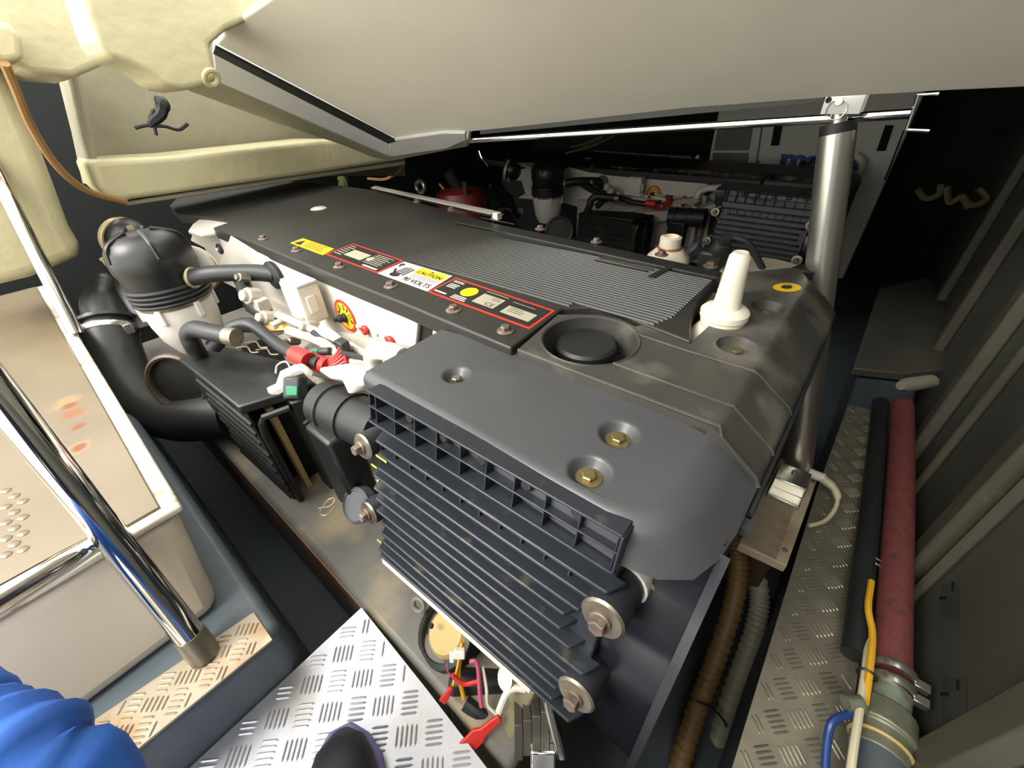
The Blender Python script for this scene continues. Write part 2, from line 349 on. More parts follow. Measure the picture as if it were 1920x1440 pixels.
b = MB(); b.prism([lid(405, 152, -.004), lid(345, 168, -.004), lid(520, 232, -.004), lid(640, 272, -.004), lid(700, 296, -.004), lid(735, 303, -.004), lid(880, 276, -.004), lid(876, 265, -.004), lid(738, 292, -.004), lid(722, 290, -.004)], -LN * .05)
struct('trim_3', b, cream_shaded, .008)

# ------------------------------------------------------------------ tread plates
def treads(poly2, z, pitch=.042, L=.030, ang=PI / 4, inset=.006):
    b = MB()
    minx = min(p[0] for p in poly2); maxx = max(p[0] for p in poly2); miny = min(p[1] for p in poly2); maxy = max(p[1] for p in poly2)
    def inside(x, y):
        c = False; n = len(poly2)
        for i in range(n):
            (x1, y1), (x2, y2) = poly2[i], poly2[(i + 1) % n]
            if (y1 > y) != (y2 > y) and x < (x2 - x1) * (y - y1) / (y2 - y1) + x1: c = not c
        return c
    e1 = V((math.cos(ang), math.sin(ang), 0)); e2 = V((-math.sin(ang), math.cos(ang), 0)); R_ = int(3.2 / pitch)
    o = V(((minx + maxx) / 2, (miny + maxy) / 2, z))
    for i in range(-R_, R_):
        for j in range(-R_, R_):
            c = o + e1 * (i * pitch) + e2 * (j * pitch)
            if not (minx < c.x < maxx and miny < c.y < maxy): continue
            a, t = (e1, e2) if (i + j) % 2 else (e2, e1)
            for k in range(-2, 3):
                p = c + t * (k * .0072); l = L / 2 * (1 - .04 * abs(k)); w_ = .0015
                if not (inside(*(p + a * l).xy) and inside(*(p - a * l).xy)): continue
                h = V((0, 0, .0016))
                vs = [p - a * l, p - a * l * .7 - t * w_ * 1.3, p + a * l * .7 - t * w_ * 1.3, p + a * l, p + a * l * .7 + t * w_ * 1.3, p - a * l * .7 + t * w_ * 1.3, p - a * l * .72 + h, p + a * l * .72 + h]
                b.add(vs, [(0, 1, 6), (1, 2, 7, 6), (2, 3, 7), (3, 4, 7), (4, 5, 6, 7), (5, 0, 6)])
    return b
def tread_plate(label, poly, z, m, thick=.004, group=None, pitch=.042, L=.03):
    c = V((sum(p[0] for p in poly) / len(poly), sum(p[1] for p in poly) / len(poly), z - thick))
    t = thing('checker_plate', label, 'floor plate', c, group)
    b = MB(); b.prism([V((x, y, z)) for x, y in poly], (0, 0, -thick)); part('plate', b, m, t)
    part('tread_pattern', treads(poly, z, pitch, L), m, t, kind='stuff', smooth=0)
    return t
tread_plate('bright aluminium checker plate on the floor at the near end of the engine', [(-.50, -1.0), (.30, -1.0), (.30, -.10), (-.02, .06), (-.30, .075), (-.50, .082)], .006, alu_plate)
tread_plate('small stained checker plate under the foot of the chrome ladder', [tuple(atz(x, y, PZ + .005).xy) for x, y in ((475, 1148), (510, 1199), (240, 1418), (140, 1490), (20, 1480), (150, 1368))], PZ + .005, alu_dirty, .004, pitch=.03, L=.021)
tread_plate('long checker plate walkway between engine and right bulkhead', [(.122, .16), (.118, 1.0), (.128, 1.44), (.235, 1.46), (.245, .98), (.258, .16)], -.08, alu_strip)
b = MB(); b.box((.21, .9, -.2), (.16, 2.6, .22)); struct('trim_4', b, dark_paint, .01)
pl = [atz(1600, 690, -.05), atz(1690, 700, -.05), atz(1790, 690, -.05), atz(1770, 560, -.05), atz(1740, 520, -.05), atz(1650, 540, -.05)]
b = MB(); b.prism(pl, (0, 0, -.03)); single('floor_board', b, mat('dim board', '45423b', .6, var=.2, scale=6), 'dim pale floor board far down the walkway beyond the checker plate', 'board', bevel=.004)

# ================================================================== MAIN ENGINE
CZ = .48
eng = thing('marine_engine', 'near white marine diesel engine under a black ribbed cover', 'engine', (-.9, .6, 0), 'twin marine diesel engines')
# block
b = MB(); b.box((-.75, .67, .17), (1.2, .46, .5)); part('engine_block', b, engine_white, eng, .01)
b = MB(); b.box((-.98, .45, .18), (.80, .14, .24)); part('side_casting', b, shaded_white, eng, .01)
b = MB(); b.box((-1.75, .72, .15), (.8, .4, .5)); part('rear_housing', b, rubber, eng, .02)
b = MB(); b.box((-.32, .56, .2), (.44, .42, .46)); b.box((-.9, .55, -.08), (1.7, .4, .2)); part('lower_block', b, mat('dark engine', '2a2b2a', .5, .3), eng, .01)
# --- upper cover
outl = [(958, 652), (853, 609), (753, 567), (645, 525), (540, 482), (470, 453), (399, 427), (441, 412), (390, 405), (332, 401), (318, 385), (335, 366), (370, 352), (520, 339), (610, 344), (700, 356), (930, 419), (1187, 472), (1355, 509), (1345, 520), (1310, 566), (1297, 600), (1296, 640), (1200, 603), (1165, 588), (1110, 575), (1055, 577)]
b = MB(); b.prism(zs(outl, CZ), (0, 0, -.034)); cover = part('upper_cover', b, black_cover, eng, .004, seg=3)
# raised step along the back edge and ribs
b = MB()
for k in range(26):
    y = .562 + k * .0094; x0 = -.86 + .004 * k; x1 = -.36 if y < .575 else -.20
    zt = CZ + .0032
    x1 = min(x1, -.20 - max(0, .62 - y) * .35 if y > .575 else x1)
    b.add([(x0, y - .0034, CZ), (x0, y + .0034, CZ), (x1, y + .0034, CZ), (x1, y - .0034, CZ), (x0 + .25, y - .0016, zt), (x0 + .25, y + .0016, zt), (x1 - .002, y + .0016, zt), (x1 - .002, y - .0016, zt)],
          [(0, 3, 7, 4), (2, 1, 5, 6), (4, 7, 6, 5), (3, 2, 6, 7), (1, 0, 4, 5)])
part('rib_field', b, black_cover, cover, kind='stuff', smooth=0, label='fine parallel ribs moulded across the black cover')
b = MB(); b.prism(zs([(930, 424), (1187, 477), (1352, 512), (1346, 520), (1180, 486), (925, 431)], CZ + .004), (0, 0, -.006)); part('edge_flange', b, black_cover, cover, .002)
d = Decal(zs([(1140, 478), (1290, 508), (1255, 530), (1095, 492)], CZ + .003), .0014)
d.lines(.02, .2, .72, .8, 3, 0, 1, .1); d.poly([(.76, 0), (.83, 0), (.83, 1), (.76, 1)], 1, 1); part('moulded_lettering', d, [mat('dull dark grey', '4a4943', .55), black_cover], cover)
d = Decal(zs([(905, 408), (965, 420), (960, 440), (850, 418)], CZ + .003), .0006); d.rect(0, 0, 1, .12, 0); d.rect(0, .88, .9, 1, 0); part('moulded_frame', d, mat('dull dark edge', '3d3c36', .5), cover)
for p in ((948, 621), (851, 582), (733, 537), (637, 500), (557, 470), (494, 448), (782, 379), (847, 394), (927, 411), (1013, 430), (1118, 454), (1240, 478), (1332, 500)):
    inst('flange_bolt', ME_BOLT, atz(*p, CZ), (0, 0, 1), cover, random.random() * 3, 1.3)
# stickers on the cover
SM = [sticker_black, sticker_red, sticker_white, yellow, sticker_beige, ink, amber]
d = Decal(zs([(568, 447), (627, 467), (605, 479), (544, 456)], CZ)); d.rect(0, 0, 1, 1, 6, 0); d.poly([(.06, .85), (.16, .15), (.27, .85)], 5, 1); d.lines(.33, .15, .92, .9, 4, 5, 1, .2, .28)
part('warning_sticker', d, SM, cover, smooth=0, label='amber warning strip with a triangle')
d = Decal(zs([(663, 457), (757, 489), (707, 513), (609, 477)], CZ)); d.rect(0, 0, 1, 1, 1, 0); d.rect(.025, .06, .975, .94, 0, 1)
d.lines(.05, .15, .2, .85, 6, 4, 2, .3, .35); d.rect(.22, .3, .55, .72, 4, 2); d.rect(.2, .12, .5, .24, 5, 2); d.disc(.63, .5, .05, .12, 4, 3); d.lines(.60, .15, .93, .78, 7, 4, 2, .3, .35); d.rect(.68, .83, .93, .9, 2, 2)
part('data_plate', d, SM, cover, smooth=0, label='black data plate with a red border, left one')
d = Decal(zs([(758, 491), (848, 518), (801, 547), (708, 513)], CZ)); d.rect(0, 0, 1, 1, 2, 0)
d.disc(.24, .78, .09, .12, 5, 1)
for k in range(4): d.poly([(.17 + k * .055, .72), (.205 + k * .055, .72), (.235 + k * .052, .2 + .04 * abs(k - 1.5)), (.205 + k * .052, .2 + .04 * abs(k - 1.5))], 5, 1)
d.poly([(.08, .5), (.1, .44), (.2, .68), (.17, .74)], 5, 1); d.poly([(.03, .22), (.06, .1), (.13, .18), (.08, .26), (.11, .34), (.08, .36)], 5, 2)
d.rect(.42, .06, .97, .42, 3, 1); d.text('CAUTION', .46, .22, .93, .38, 5, 2, .02); d.poly([(.66, .18), (.69, .09), (.72, .18)], 5, 2)
d.lines(.45, .47, .95, .66, 3, 5, 1, .15, .3); d.text('90 VOLTS', .44, .7, .95, .9, 5, 2, .01)
part('caution_sticker', d, SM, cover, smooth=0, label='white and yellow CAUTION 90 VOLTS sticker with a hand')
d = Decal(zs([(855, 521), (1041, 583), (992, 618), (801, 548)], CZ)); d.rect(0, 0, 1, 1, 1, 0); d.rect(.018, .07, .982, .93, 0, 1)
d.lines(.04, .14, .17, .26, 2, 2, 2, .2, .4); d.lines(.05, .32, .16, .55, 3, 2, 2, .2, .5); d.rect(.03, .8, .16, .86, 2, 2)
d.disc(.29, .43, .07, .24, 3, 2); d.lines(.24, .4, .34, .44, 1, 6, 3, 0); d.lines(.22, .72, .38, .92, 3, 2, 2, .2, .5)
d.lines(.40, .14, .62, .2, 1, 4, 2, 0, .5); d.rect(.41, .28, .62, .76, 4, 2); d.lines(.52, .34, .61, .5, 3, 5, 3, .2, .25); d.text('CE', .52, .58, .60, .72, 5, 3)
d.lines(.68, .22, .88, .26, 1, 4, 2, 0, .5); d.rect(.69, .42, .94, .78, 4, 2); d.lines(.72, .48, .86, .7, 3, 5, 3, .2, .2)
part('data_plate', d, SM, cover, smooth=0, label='long black data plate with a red border and yellow disc')
b = MB(); b.lathe([(.028, 0), (.02, .004), (.0, .006)], atz(597, 391, CZ), (0, 0, 1), 16); part('round_plug', b, white_plastic, cover)
# --- front shroud (grey) with filler recess
FC = V((-.274, .484, CZ)); FR = .071
hole = circ(FC, (0, 0, 1), FR, 36)
dim1 = circ(V((-.093, .587, CZ)), (0, 0, 1), .028, 20); dim2 = circ(V((-.091, .741, CZ)), (0, 0, 1), .026, 20)
wf = [V((-.115, .63, CZ)), V((-.10, .66, CZ)), V((-.11, .69, CZ)), V((-.14, .705, CZ))]
out = zs([(970, 656), (1160, 728), (1353, 800)], CZ)
out[-1].x = -.064
out += [V((-.064, y, CZ)) for y in (.46, .53, .62, .72, .82, .87)] + [V((-.072, .92, CZ)), V((-.098, .945, CZ))]
out += zs([(1372, 512), (1340, 560), (1322, 600)], CZ) + [V((-.145, .625, CZ))] + zs([(1304, 634), (1296, 645), (1205, 610)], CZ)
out += [FC + V((math.cos(a), math.sin(a), 0)) * (FR + .012) for a in (1.1, 1.5, 1.9, 2.3)] + zs([(1046, 590)], CZ)
b = MB(); b.plate(out, [hole, dim1, dim2], (0, 0, -.03))
b.lathe([(FR, 0), (FR + .003, .002), (FR + .004, 0.0)], FC, (0, 0, 1), 36, 0, False)
b.lathe([(FR, 0), (FR - .001, -.03), (FR - .006, -.055)], FC, (0, 0, 1), 36, 0, False)
for c, r in ((V((-.093, .587, CZ)), .028), (V((-.091, .741, CZ)), .026)): b.lathe([(r, 0), (r - .005, -.014), (.001, -.015)], c, (0, 0, 1), 20, 0, False)
# slope to the front lip
prof = [(-.064, CZ), (-.060, CZ - .0001), (-.056, CZ - .0009), (-.052, CZ - .003), (-.048, CZ - .006), (-.008, .4435), (-.004, .440), (-.001, .436), (0, .432), (.001, .418), (-.003, .416)]
yy = [.391, .46, .53, .62, .72, .82, .88, .92, .945]
rings = []
for y in yy:
    s_ = 0 if y < .87 else (y - .87) / .075; sh = -.04 * s_ ** 2
    rings.append([V((x + sh * min(1, .85 + i * .03), y, z)) for i, (x, z) in enumerate(prof)])
b.loft(rings, 0, False); b.loft([rings[0], [p + V((-.006, 0, -.03)) for p in rings[0]]], 0, False)
shroud = part('front_shroud', b, grey_shroud, eng, 0, 40)
# moulded crease lines
for l, top in (([(1150, 681), (1280, 728), (1377, 763)], .46), ([(1197, 627), (1290, 658), (1413, 695)], .531)):
    p = zs(l, CZ + .0005); y = p[-1].y; p += [V((-.05, y, CZ - .003)), V((-.006, y + .003, .442)), V((0, y + .003, .432))]
    b = MB(); b.tube(p, .0022, 8); part('crease', b, grey_shroud, shroud)
p = [V((x, .392, CZ)) for x in (-.34, -.2, -.06)]; p = zs([(972, 656), (1160, 727), (1350, 799)], CZ - .001) + [V((-.05, .389, CZ - .004)), V((-.006, .389, .442)), V((0, .389, .43))]
b = MB(); b.tube(p, .0028, 8); part('crease', b, grey_shroud, shroud)
b = MB(); b.lathe([(.0, -.058), (FR - .004, -.056)], FC, (0, 0, 1), 36, 0, False); part('recess_floor', b, engine_white, shroud)
b = MB(); fc = atz(1098, 662, .44); b.lathe([(.046, -.03), (.046, .0), (.048, .004), (.048, .016), (.044, .021), (.001, .0225)], fc, (0, 0, 1), 30); cap = part('filler_cap', b, rubber, shroud)
d = Decal([fc + V((-.03, .012, .0225)), fc + V((.0, .03, .0225)), fc + V((.03, -.012, .0225)), fc + V((0, -.03, .0225))], .0005)
for k in range(9): a = k / 9 * 2 * PI; u, v = .5 + .5 * math.cos(a), .5 + .5 * math.sin(a); d.rect(u - .03, v - .05, u + .03, v + .05, 0)
inst('hex_bolt', ME_HEX, (-.093, .594, CZ - .015), (0, 0, 1), shroud); inst('hex_bolt', ME_HEX, (-.091, .747, CZ - .015), (0, 0, 1), shroud)
q = zs([(1447, 532), (1500, 531), (1505, 549), (1450, 548)], CZ); d = Decal(q, .001); d.disc(.5, .5, .5, .5, 0, 0); d.disc(.5, .5, .46, .44, 1, 1); d.disc(.48, .5, .2, .2, 2, 2)
for k in range(4): d.rect(.38 + k * .08, .18, .41 + k * .08, .5, 2, 2)
part('hand_sticker', d, [amber, yellow, ink], shroud, smooth=0, label='yellow round hand warning sticker')
# lip seam below the shroud
b = MB(); b.tube([(0.003, .36, .415), (.003, .5, .416), (.002, .7, .416), (-.004, .88, .416), (-.03, .94, .416)], .004, 6); b.box((-.0, .345, .41), (.02, .016, .012)); part('lip_seam', b, rubber_grey, shroud)
# white dipstick spout
wp = V((-.135, .655, .47)); b = MB()
b.lathe([(.046, -.03), (.042, -.012), (.031, .002)], wp, (0, 0, 1), 24)
b.lathe([(.031, 0), (.033, .008), (.033, .016), (.0355, .017), (.0355, .026), (.031, .031), (.021, .034), (.0195, .038), (.0165, .08), (.0145, .112), (.010, .118), (.001, .116)], wp, (0, 0, 1), 24)
part('oil_filler_spout', b, translucent_white, eng, smooth=40, label='milky white upright filler spout on a round collar')
# --- smooth accessory cover
lip = [(-.508, .229, .430), (-.42, .227, .428), (-.30, .225, .424), (-.18, .224, .418), (-.075, .225, .414), (-.042, .232, .416), (-.016, .25, .419), (-.004, .285, .42), (0, .323, .421), (0, .396, .43)]
mid = [(-.508, .2285, .455), (-.42, .2275, .455), (-.30, .2275, .455), (-.18, .228, .455), (-.095, .231, .452), (-.066, .238, .451), (-.043, .258, .452), (-.033, .287, .452), (-.031, .323, .453), (-.031, .396, .453)]
top = [(-.506, .236, .465), (-.42, .237, .465), (-.30, .239, .465), (-.18, .24, .465), (-.108, .2415, .465), (-.086, .25, .465), (-.066, .268, .465), (-.059, .292, .465), (-.057, .323, .465), (-.057, .396, .465)]
lip, mid, top = [[V(p) for p in l] for l in (lip, mid, top)]
def rnd(a, bb, c, k=4):
    out = []
    for i in range(k + 1):
        t = i / k; out.append([p * (1 - t) ** 2 + q * 2 * t * (1 - t) + r * t * t for p, q, r in zip(a, bb, c)])
    return out
m1 = [p.lerp(q, .55) for p, q in zip(lip, mid)]; m2 = [p.lerp(q, .35) for p, q in zip(mid, top)]
m3_ = [p.lerp(q, .7) for p, q in zip(mid, top)]
cc = V((-.28, .33, .465)); top2 = [V((min(p.x, max(p.x - .008, -.07)) if p.x > -.1 else p.x, min(p.y + .007, .396), .465)) for p in top]
m4_ = [p.lerp(q, .55) for p, q in zip(mid, top)]
b = MB(); b.loft([lip] + rnd(m1, mid, [p.lerp(q, .3) for p, q in zip(mid, top)], 4) + rnd(m4_, top, top2, 5), 0, False)
dims = [(atz(855, 702, .465), .02), (atz(1160, 812, .465), .023), (atz(1105, 882, .465), .023)]
bk = [V((-.057, .396, .468)), atz(1160, 725, .466), atz(966, 653, .466), atz(828, 617, .466)]
outer = top2 + bk[1:]
for p in outer: p.z = .465
b.plate(outer, [circ(c, (0, 0, 1), r + .0035, 24) for c, r in dims], (0, 0, -.004))
for c, r in dims: b.lathe([(r + .0035, 0), (r + .0015, -.0003), (r - .0005, -.0014), (r - .0025, -.0035), (r - .007, -.0105), (r - .0085, -.0118), (.0005, -.012)], c, (0, 0, 1), 24, 0, False)
b.add([lip[0], top[0], V((bk[3].x, bk[3].y, .465)), V((bk[3].x, bk[3].y, .43))], [(0, 1, 2, 3)])
acc = part('accessory_cover', b, black_panel, eng, 0, 50)
for k, (c, r) in enumerate(dims):
    if k: bb = MB(); bb.lathe([(.0145, 0), (.0145, .0015), (.006, .002)], (0, 0, 0), (0, 0, 1), 16); bb = bb.mesh('washer', V((0, 0, 0)), 30, zinc_bolt); inst('washer', bb, c + V((0, 0, -.012)), (0, 0, 1), acc)
    inst('hex_bolt', ME_HEX if k else ME_HEXD, c + V((0, 0, -.0105)), (0, 0, 1), acc, .4)
# --- finned electronic module
TL = aty(686, 732, .207); TR = aty(1168, 1008, .222); BL = atz(702, 1040, .142)
ex = (TR - TL).normalized(); W = (TR - TL).length; dn = (BL - TL); dn = (dn - ex * dn.dot(ex)); H = dn.length; ey = dn.normalized(); en = ex.cross(ey).normalized()
if en.y > 0: en = -en
def E(u, v, h=0.): return TL + ex * (u * W) + ey * (v * H) + en * h
b = MB(); b.hexa([E(0, 0, -.055), E(1, 0, -.055), E(1, 1, -.055), E(0, 1, -.055), E(0, 0, -.022), E(1, 0, -.022), E(1, 1, -.022), E(0, 1, -.022)])
ecu = part('finned_module', b, ecu_black, eng, .003)
def fin(u0, v0, u1, v1, h=0., t=.0032, taper=True, name='fin'):
    b = MB(); a, c = E(u0, v0), E(u1, v1); n = ey * t / 2 if abs(v1 - v0) < abs(u1 - u0) else ex * t / 2
    lo = -.024; k = .55
    du = (c - a).normalized() * (.012 if taper else 0)
    b.hexa([a - n + en * lo - du, c - n + en * lo + du, c + n + en * lo + du, a + n + en * lo - du, a - n * k + en * h, c - n * k + en * h, c + n * k + en * h, a + n * k + en * h])
    part(name, b, ecu_black, ecu, min(.0018, t * .22), seg=2, smooth=50)
fin(0, 0, 1, 0, .001, .006, False); fin(.0, .075, 1, .075, -.002, .004, False); fin(0, .15, 1, .15, 0, .006, False); fin(1, 0, 1, .15, .001, .006, False, 'web')
for k, u in enumerate([.005, .04] + [.04 + .1055 * j for j in range(1, 10)]):
    fin(u, .0, u, .15, -.003, .0034, False, 'web')
vv = [.235, .31, .383, .455, .525, .595, .663, .73, .797, .863, .928, .985]
for k, v in enumerate(vv):
    u0, u1 = .0, 1.0
    if k in (0, 1, 2): u0 = .035
    if k in (7, 8, 9): u0 = .03
    if k in (2, 3, 4, 5): u1 = .9 if k in (3, 4) else .94
    if k in (9, 10): u1 = .93
    fin(u0, v, u1, v, 0 if k % 2 == 0 else -.002, .0085)
for k in range(12):
    u = .03 + k * .085
    for v0, v1 in ((.235, .31), (.928, .985)):
        b = MB(); b.hexa([E(u - .004, v0, -.024), E(u + .004, v0, -.024), E(u + .004, v1, -.024), E(u - .004, v1, -.024), E(u - .003, v0, -.010), E(u + .003, v0, -.010), E(u + .003, v1, -.010), E(u - .003, v1, -.010)])
        part('web', b, ecu_black, ecu)
for k, u in enumerate((.21, .375, .54, .705, .87)):
    b = MB(); b.lathe([(.0085, 0), (.0085, .014), (.006, .017), (.0005, .0172)], E(u, .035, -.024), en, 14); part('peg', b, rubber, ecu)
for u, v, s_ in ((-.035, .30, .8), (-.035, .70, .8), (1.01, .325, .9), (1.0, .765, .9)):
    o = E(u, v, -.05); b = MB(); b.lathe([(.026 * s_, 0), (.027 * s_, .01), (.024 * s_, .02), (.027 * s_, .03), (.0265 * s_, .052)], o, en, 20); bs = part('isolator', b, rubber_grey, ecu)
    b = MB(); b.lathe([(.026 * s_, 0), (.027 * s_, .001), (.024 * s_, .0035), (.012 * s_, .0045)], o + en * .052, en, 22); part('washer', b, grey_steel, ecu)
    b = MB(); b.lathe([(.013 * s_, 0), (.013 * s_, .003), (.0115 * s_, .004)], o + en * .056, en, 20); b.lathe([(.0105 * s_, 0), (.0105 * s_, .009), (.009 * s_, .0105)], o + en * .059, en, 6); part('mounting_bolt', b, rusty_bolt, ecu)
    b = MB(); b.lathe([(.03 * s_, -.03), (.03 * s_, .0)], o, en, 20); part('mount_boss', b, engine_white, ecu)
for u0, u1, v_ in ((.035, .10, .31), (.0, .035, .383), (.0, .03, .863)):
    b = MB(); b.hexa([E(u0, v_ - .006, .0), E(u1, v_ - .006, .0), E(u1, v_ + .006, .0), E(u0, v_ + .006, .0), E(u0, v_ - .004, .0008), E(u1, v_ - .004, .0008), E(u1, v_ + .004, .0008), E(u0, v_ + .004, .0008)]); part('paint_mark', b, mat('old yellow paint', 'a49a3c', .6, var=.3, scale=80), ecu)
# white backing rail under the module
b = MB(); b.hexa([E(-.01, 1.07, -.09), E(.84, 1.07, -.09), E(.84, 1.065, -.008), E(-.01, 1.065, -.008), E(-.01, 1.02, -.09), E(.84, 1.02, -.09), E(.84, 1.02, -.008), E(-.01, 1.02, -.008)])
part('backing_rail', b, engine_white, eng, .002)
b = MB(); b.hexa([E(-.03, .50, -.03), E(.0, .50, -.03), E(.0, .62, -.03), E(-.03, .62, -.03), E(-.035, .52, -.015), E(.0, .5, -.015), E(.0, .62, -.015), E(-.02, .66, -.015)]); part('tab', b, engine_white, eng, .002)
for v0 in (.46,):
    b = MB(); b.hexa([E(-.02, v0, -.02), E(.06, v0 - .03, -.02), E(.06, v0, -.02), E(-.02, v0 + .03, -.02), E(-.02, v0, .0), E(.06, v0 - .03, .0), E(.06, v0, .0), E(-.02, v0 + .03, .0)]); 
# --- belt guard at the front corner
gp = [(.30, .425), (.285, .38), (.262, .345), (.232, .325), (.218, .30), (.208, .22), (.2, .12), (.203, .02), (.225, -.06), (.27, -.13), (.34, -.17)]
rings = []
for i in range(13):
    x = -.135 + .13 * i / 12; e = 0 if i > 2 else (3 - i) * .006
    rings.append([V((x, y + e * (1.0 + .0 * k), z)) for k, (y, z) in enumerate(gp)])
b = MB(); b.loft(rings, 0, False); b.loft([rings[0], [p + V((0, .2, 0)) for p in rings[0]]], 0, False); b.loft([rings[-1], [V((p.x, .9, p.z)) for p in rings[-1]]], 0, False)
guard = part('belt_guard', b, guard_black, eng, 0, 60)
b = MB(); fl = [[V((-.006, y - .012, z)) for y, z in gp], [V((.004, y - .012, z)) for y, z in gp], [V((.004, y + .01, z)) for y, z in gp]]; b.loft(fl, 0, False); part('guard_flange', b, rubber_grey, guard)
inst('flange_bolt', ME_BOLT, aty(1213, 1105, .262), (0, -1, .3), guard, 0, 1.1)
b = MB(); b.box((-.01, .62, .25), (.02, .6, .34)); part('front_plate', b, rubber, eng, .005)

# --- side panel, stop plate, buttons
PY = .41
b = MB(); b.prism(ys([(432, 441), (480, 472), (640, 535), (784, 590), (778, 664), (640, 640), (560, 620), (470, 555), (400, 520)], PY), (0, .012, 0)); side = part('side_panel', b, engine_white, eng, .003)
b = MB(); b.prism(ys([(812, 604), (836, 618), (828, 640), (810, 640)], .405), (0, .01, 0)); part('side_panel', b, engine_white, eng, .001)
b = MB(); b.prism(ys([(784, 590), (812, 604), (810, 640), (780, 664)], .42), (0, .02, 0)); part('dark_gap', b, black_box, eng)  # black slab put in for the shade in the gap beside the panel
sp = aty(648, 592, PY - .001); b = MB(); b.lathe([(.0005, .0), (.041, 0), (.041, .0015), (.0005, .0015)], sp, (0, -1, 0), 36); st = part('stop_plate', b, sticker_red, side)
b = MB(); b.lathe([(.0005, .0019), (.0335, .0019)], sp, (0, -1, 0), 32, 0, False); part('yellow_disc', b, yellow, side)
d = Decal([sp + V((-.033, -.0025, .033)), sp + V((.033, -.0025, .033)), sp + V((.033, -.0025, -.033)), sp + V((-.033, -.0025, -.033))], .0003)
for i, ch in enumerate('AUX STOP'):
    if ch == ' ': continue
    a = math.radians((172, 147, 122, 0, 76, 46, 14, -18)[i]); vs, fs, asp = glyphs(ch, .02); cx, cy = .5 + .37 * math.cos(a), .5 - .37 * math.sin(a); r = a - PI / 2
    h = .22; wd = min(h * asp, .16)
    d.add([d.at(cx + (x - .5) * wd * math.cos(r) - (y - .5) * h * math.sin(r), cy - ((x - .5) * wd * math.sin(r) + (y - .5) * h * math.cos(r)), 0) for x, y in vs], fs, 0)
part('lettering', d, ink, side, smooth=0)
b = MB(); b.lathe([(.012, 0), (.012, .004), (.009, .006), (.0105, .01), (.0095, .016), (.006, .018), (.0065, .026), (.001, .028)], sp + V((0, -.002, -.004)), (-.25, -1, .1), 16); part('stop_knob', b, rubber, side)
for px, py in ((688, 617), (735, 637)):
    p = aty(px, py, PY); b = MB(); b.lathe([(.009, 0), (.0115, .003), (.0115, .008), (.009, .011), (.001, .012)], p, (0, -1, 0), 10); b.ball(p + V((.004, -.009, -.004)), .006, 8, 5); part('red_button', b, red, side)
for px, py in ((672, 612), (706, 625), (720, 629)):
    b = MB(); b.lathe([(.006, 0), (.006, .004), (.001, .006)], aty(px, py, PY), (0, -1, 0), 10); part('white_cap', b, white_plastic, side)
# junction box
jc = atd(571, 562, .985); b = MB(); b.box(jc, (.085, .055, .095)); jb = part('junction_box', b, white_plastic, side, .006, seg=3)
b = MB(); b.box(jc + V((.006, 0, .05)), (.08, .05, .006)); part('lid', b, white_plastic, jb, .002)
for sx in (-.045, .046):
    b = MB(); b.box(jc + V((sx, -.004, .002)), (.008, .02, .04)); part('clip', b, white_plastic, jb, .001)
b = MB(); b.box(jc + V((.02, -.03, -.04)), (.006, .004, .03)); b.box(jc + V((.03, -.03, -.04)), (.004, .004, .03)); part('cable_lug', b, white_plastic, jb)
# rear casting, breather canister and hose
b = MB(); b.prism(ys([(358, 436), (372, 424), (399, 428), (432, 441), (470, 470), (480, 520), (440, 540), (410, 512), (384, 468), (354, 452)], .42), (0, .1, 0)); cast = part('rear_casting', b, engine_white, eng, .012, seg=3)
b = MB(); b.prism(zs([(352, 432), (360, 420), (374, 410), (400, 402), (446, 408), (436, 424), (402, 434), (375, 438)], .466), (0, 0, -.014)); part('casting_top', b, engine_white, cast, .005, seg=3)
b = MB(); b.torus(aty(412, 467, .415), (0, -1, 0), .012, .006, 18, 8); b.lathe([(.006, 0), (.006, .01), (.004, .012)], aty(412, 467, .415), (0, -1, 0), 8, 1); part('grommet', b, [rubber_grey, white_plastic], cast)
b = MB(); b.torus(aty(428, 447, .44), (.3, -1, 0), .014, .003, 14, 6); part('lifting_ring', b, rubber_grey, cast)
b = MB(); b.torus(atd(366, 508, 1.23), V((.75, -.55, .1)), .062, .004, 30, 6); part('copper_ring', b, copper, eng)
b = MB(); b.lathe([(.066, -.02), (.07, 0), (.07, .012), (.055, .02)], atd(360, 505, 1.23), V((-.75, .55, -.1)) * -1, 24); part('outlet_flange', b, engine_white, eng)
BC = V((-1.485, .207, 0))
b = MB(); b.lathe([(.090, .355), (.094, .37), (.093, .43), (.098, .445), (.098, .475), (.092, .50), (.078, .52), (.055, .533), (.02, .538), (.001, .538)], BC, (0, 0, 1), 36); can = part('breather_canister', b, black_box, eng, 0, 40)
b = MB()
for k in range(4): b.torus(BC + V((0, 0, .358 + k * .013)), (0, 0, 1), .094, .0058, 36, 8)
part('sealing_band', b, rubber, can)
b = MB(); b.lathe([(.088, .345), (.089, .32), (.088, .29), (.080, .24), (.06, .195), (.001, .18)], BC, (0, 0, 1), 32); bowl = part('filter_bowl', b, engine_white, can, 0, 40)
for k in range(6):
    a = k * PI / 3 + .3; b = MB(); b.box(BC + V((math.cos(a) * .09, math.sin(a) * .09, .327)), (.014, .016, .045), (V((math.cos(a), math.sin(a), 0)), V((-math.sin(a), math.cos(a), 0)), V((0, 0, 1)))); part('bowl_rib', b, engine_white, bowl, .003)
b = MB(); b.lathe([(.091, 0), (.091, .012)], BC + V((0, 0, .342)), (0, 0, 1), 32, 0, False); part('grey_band', b, grey_steel, can)
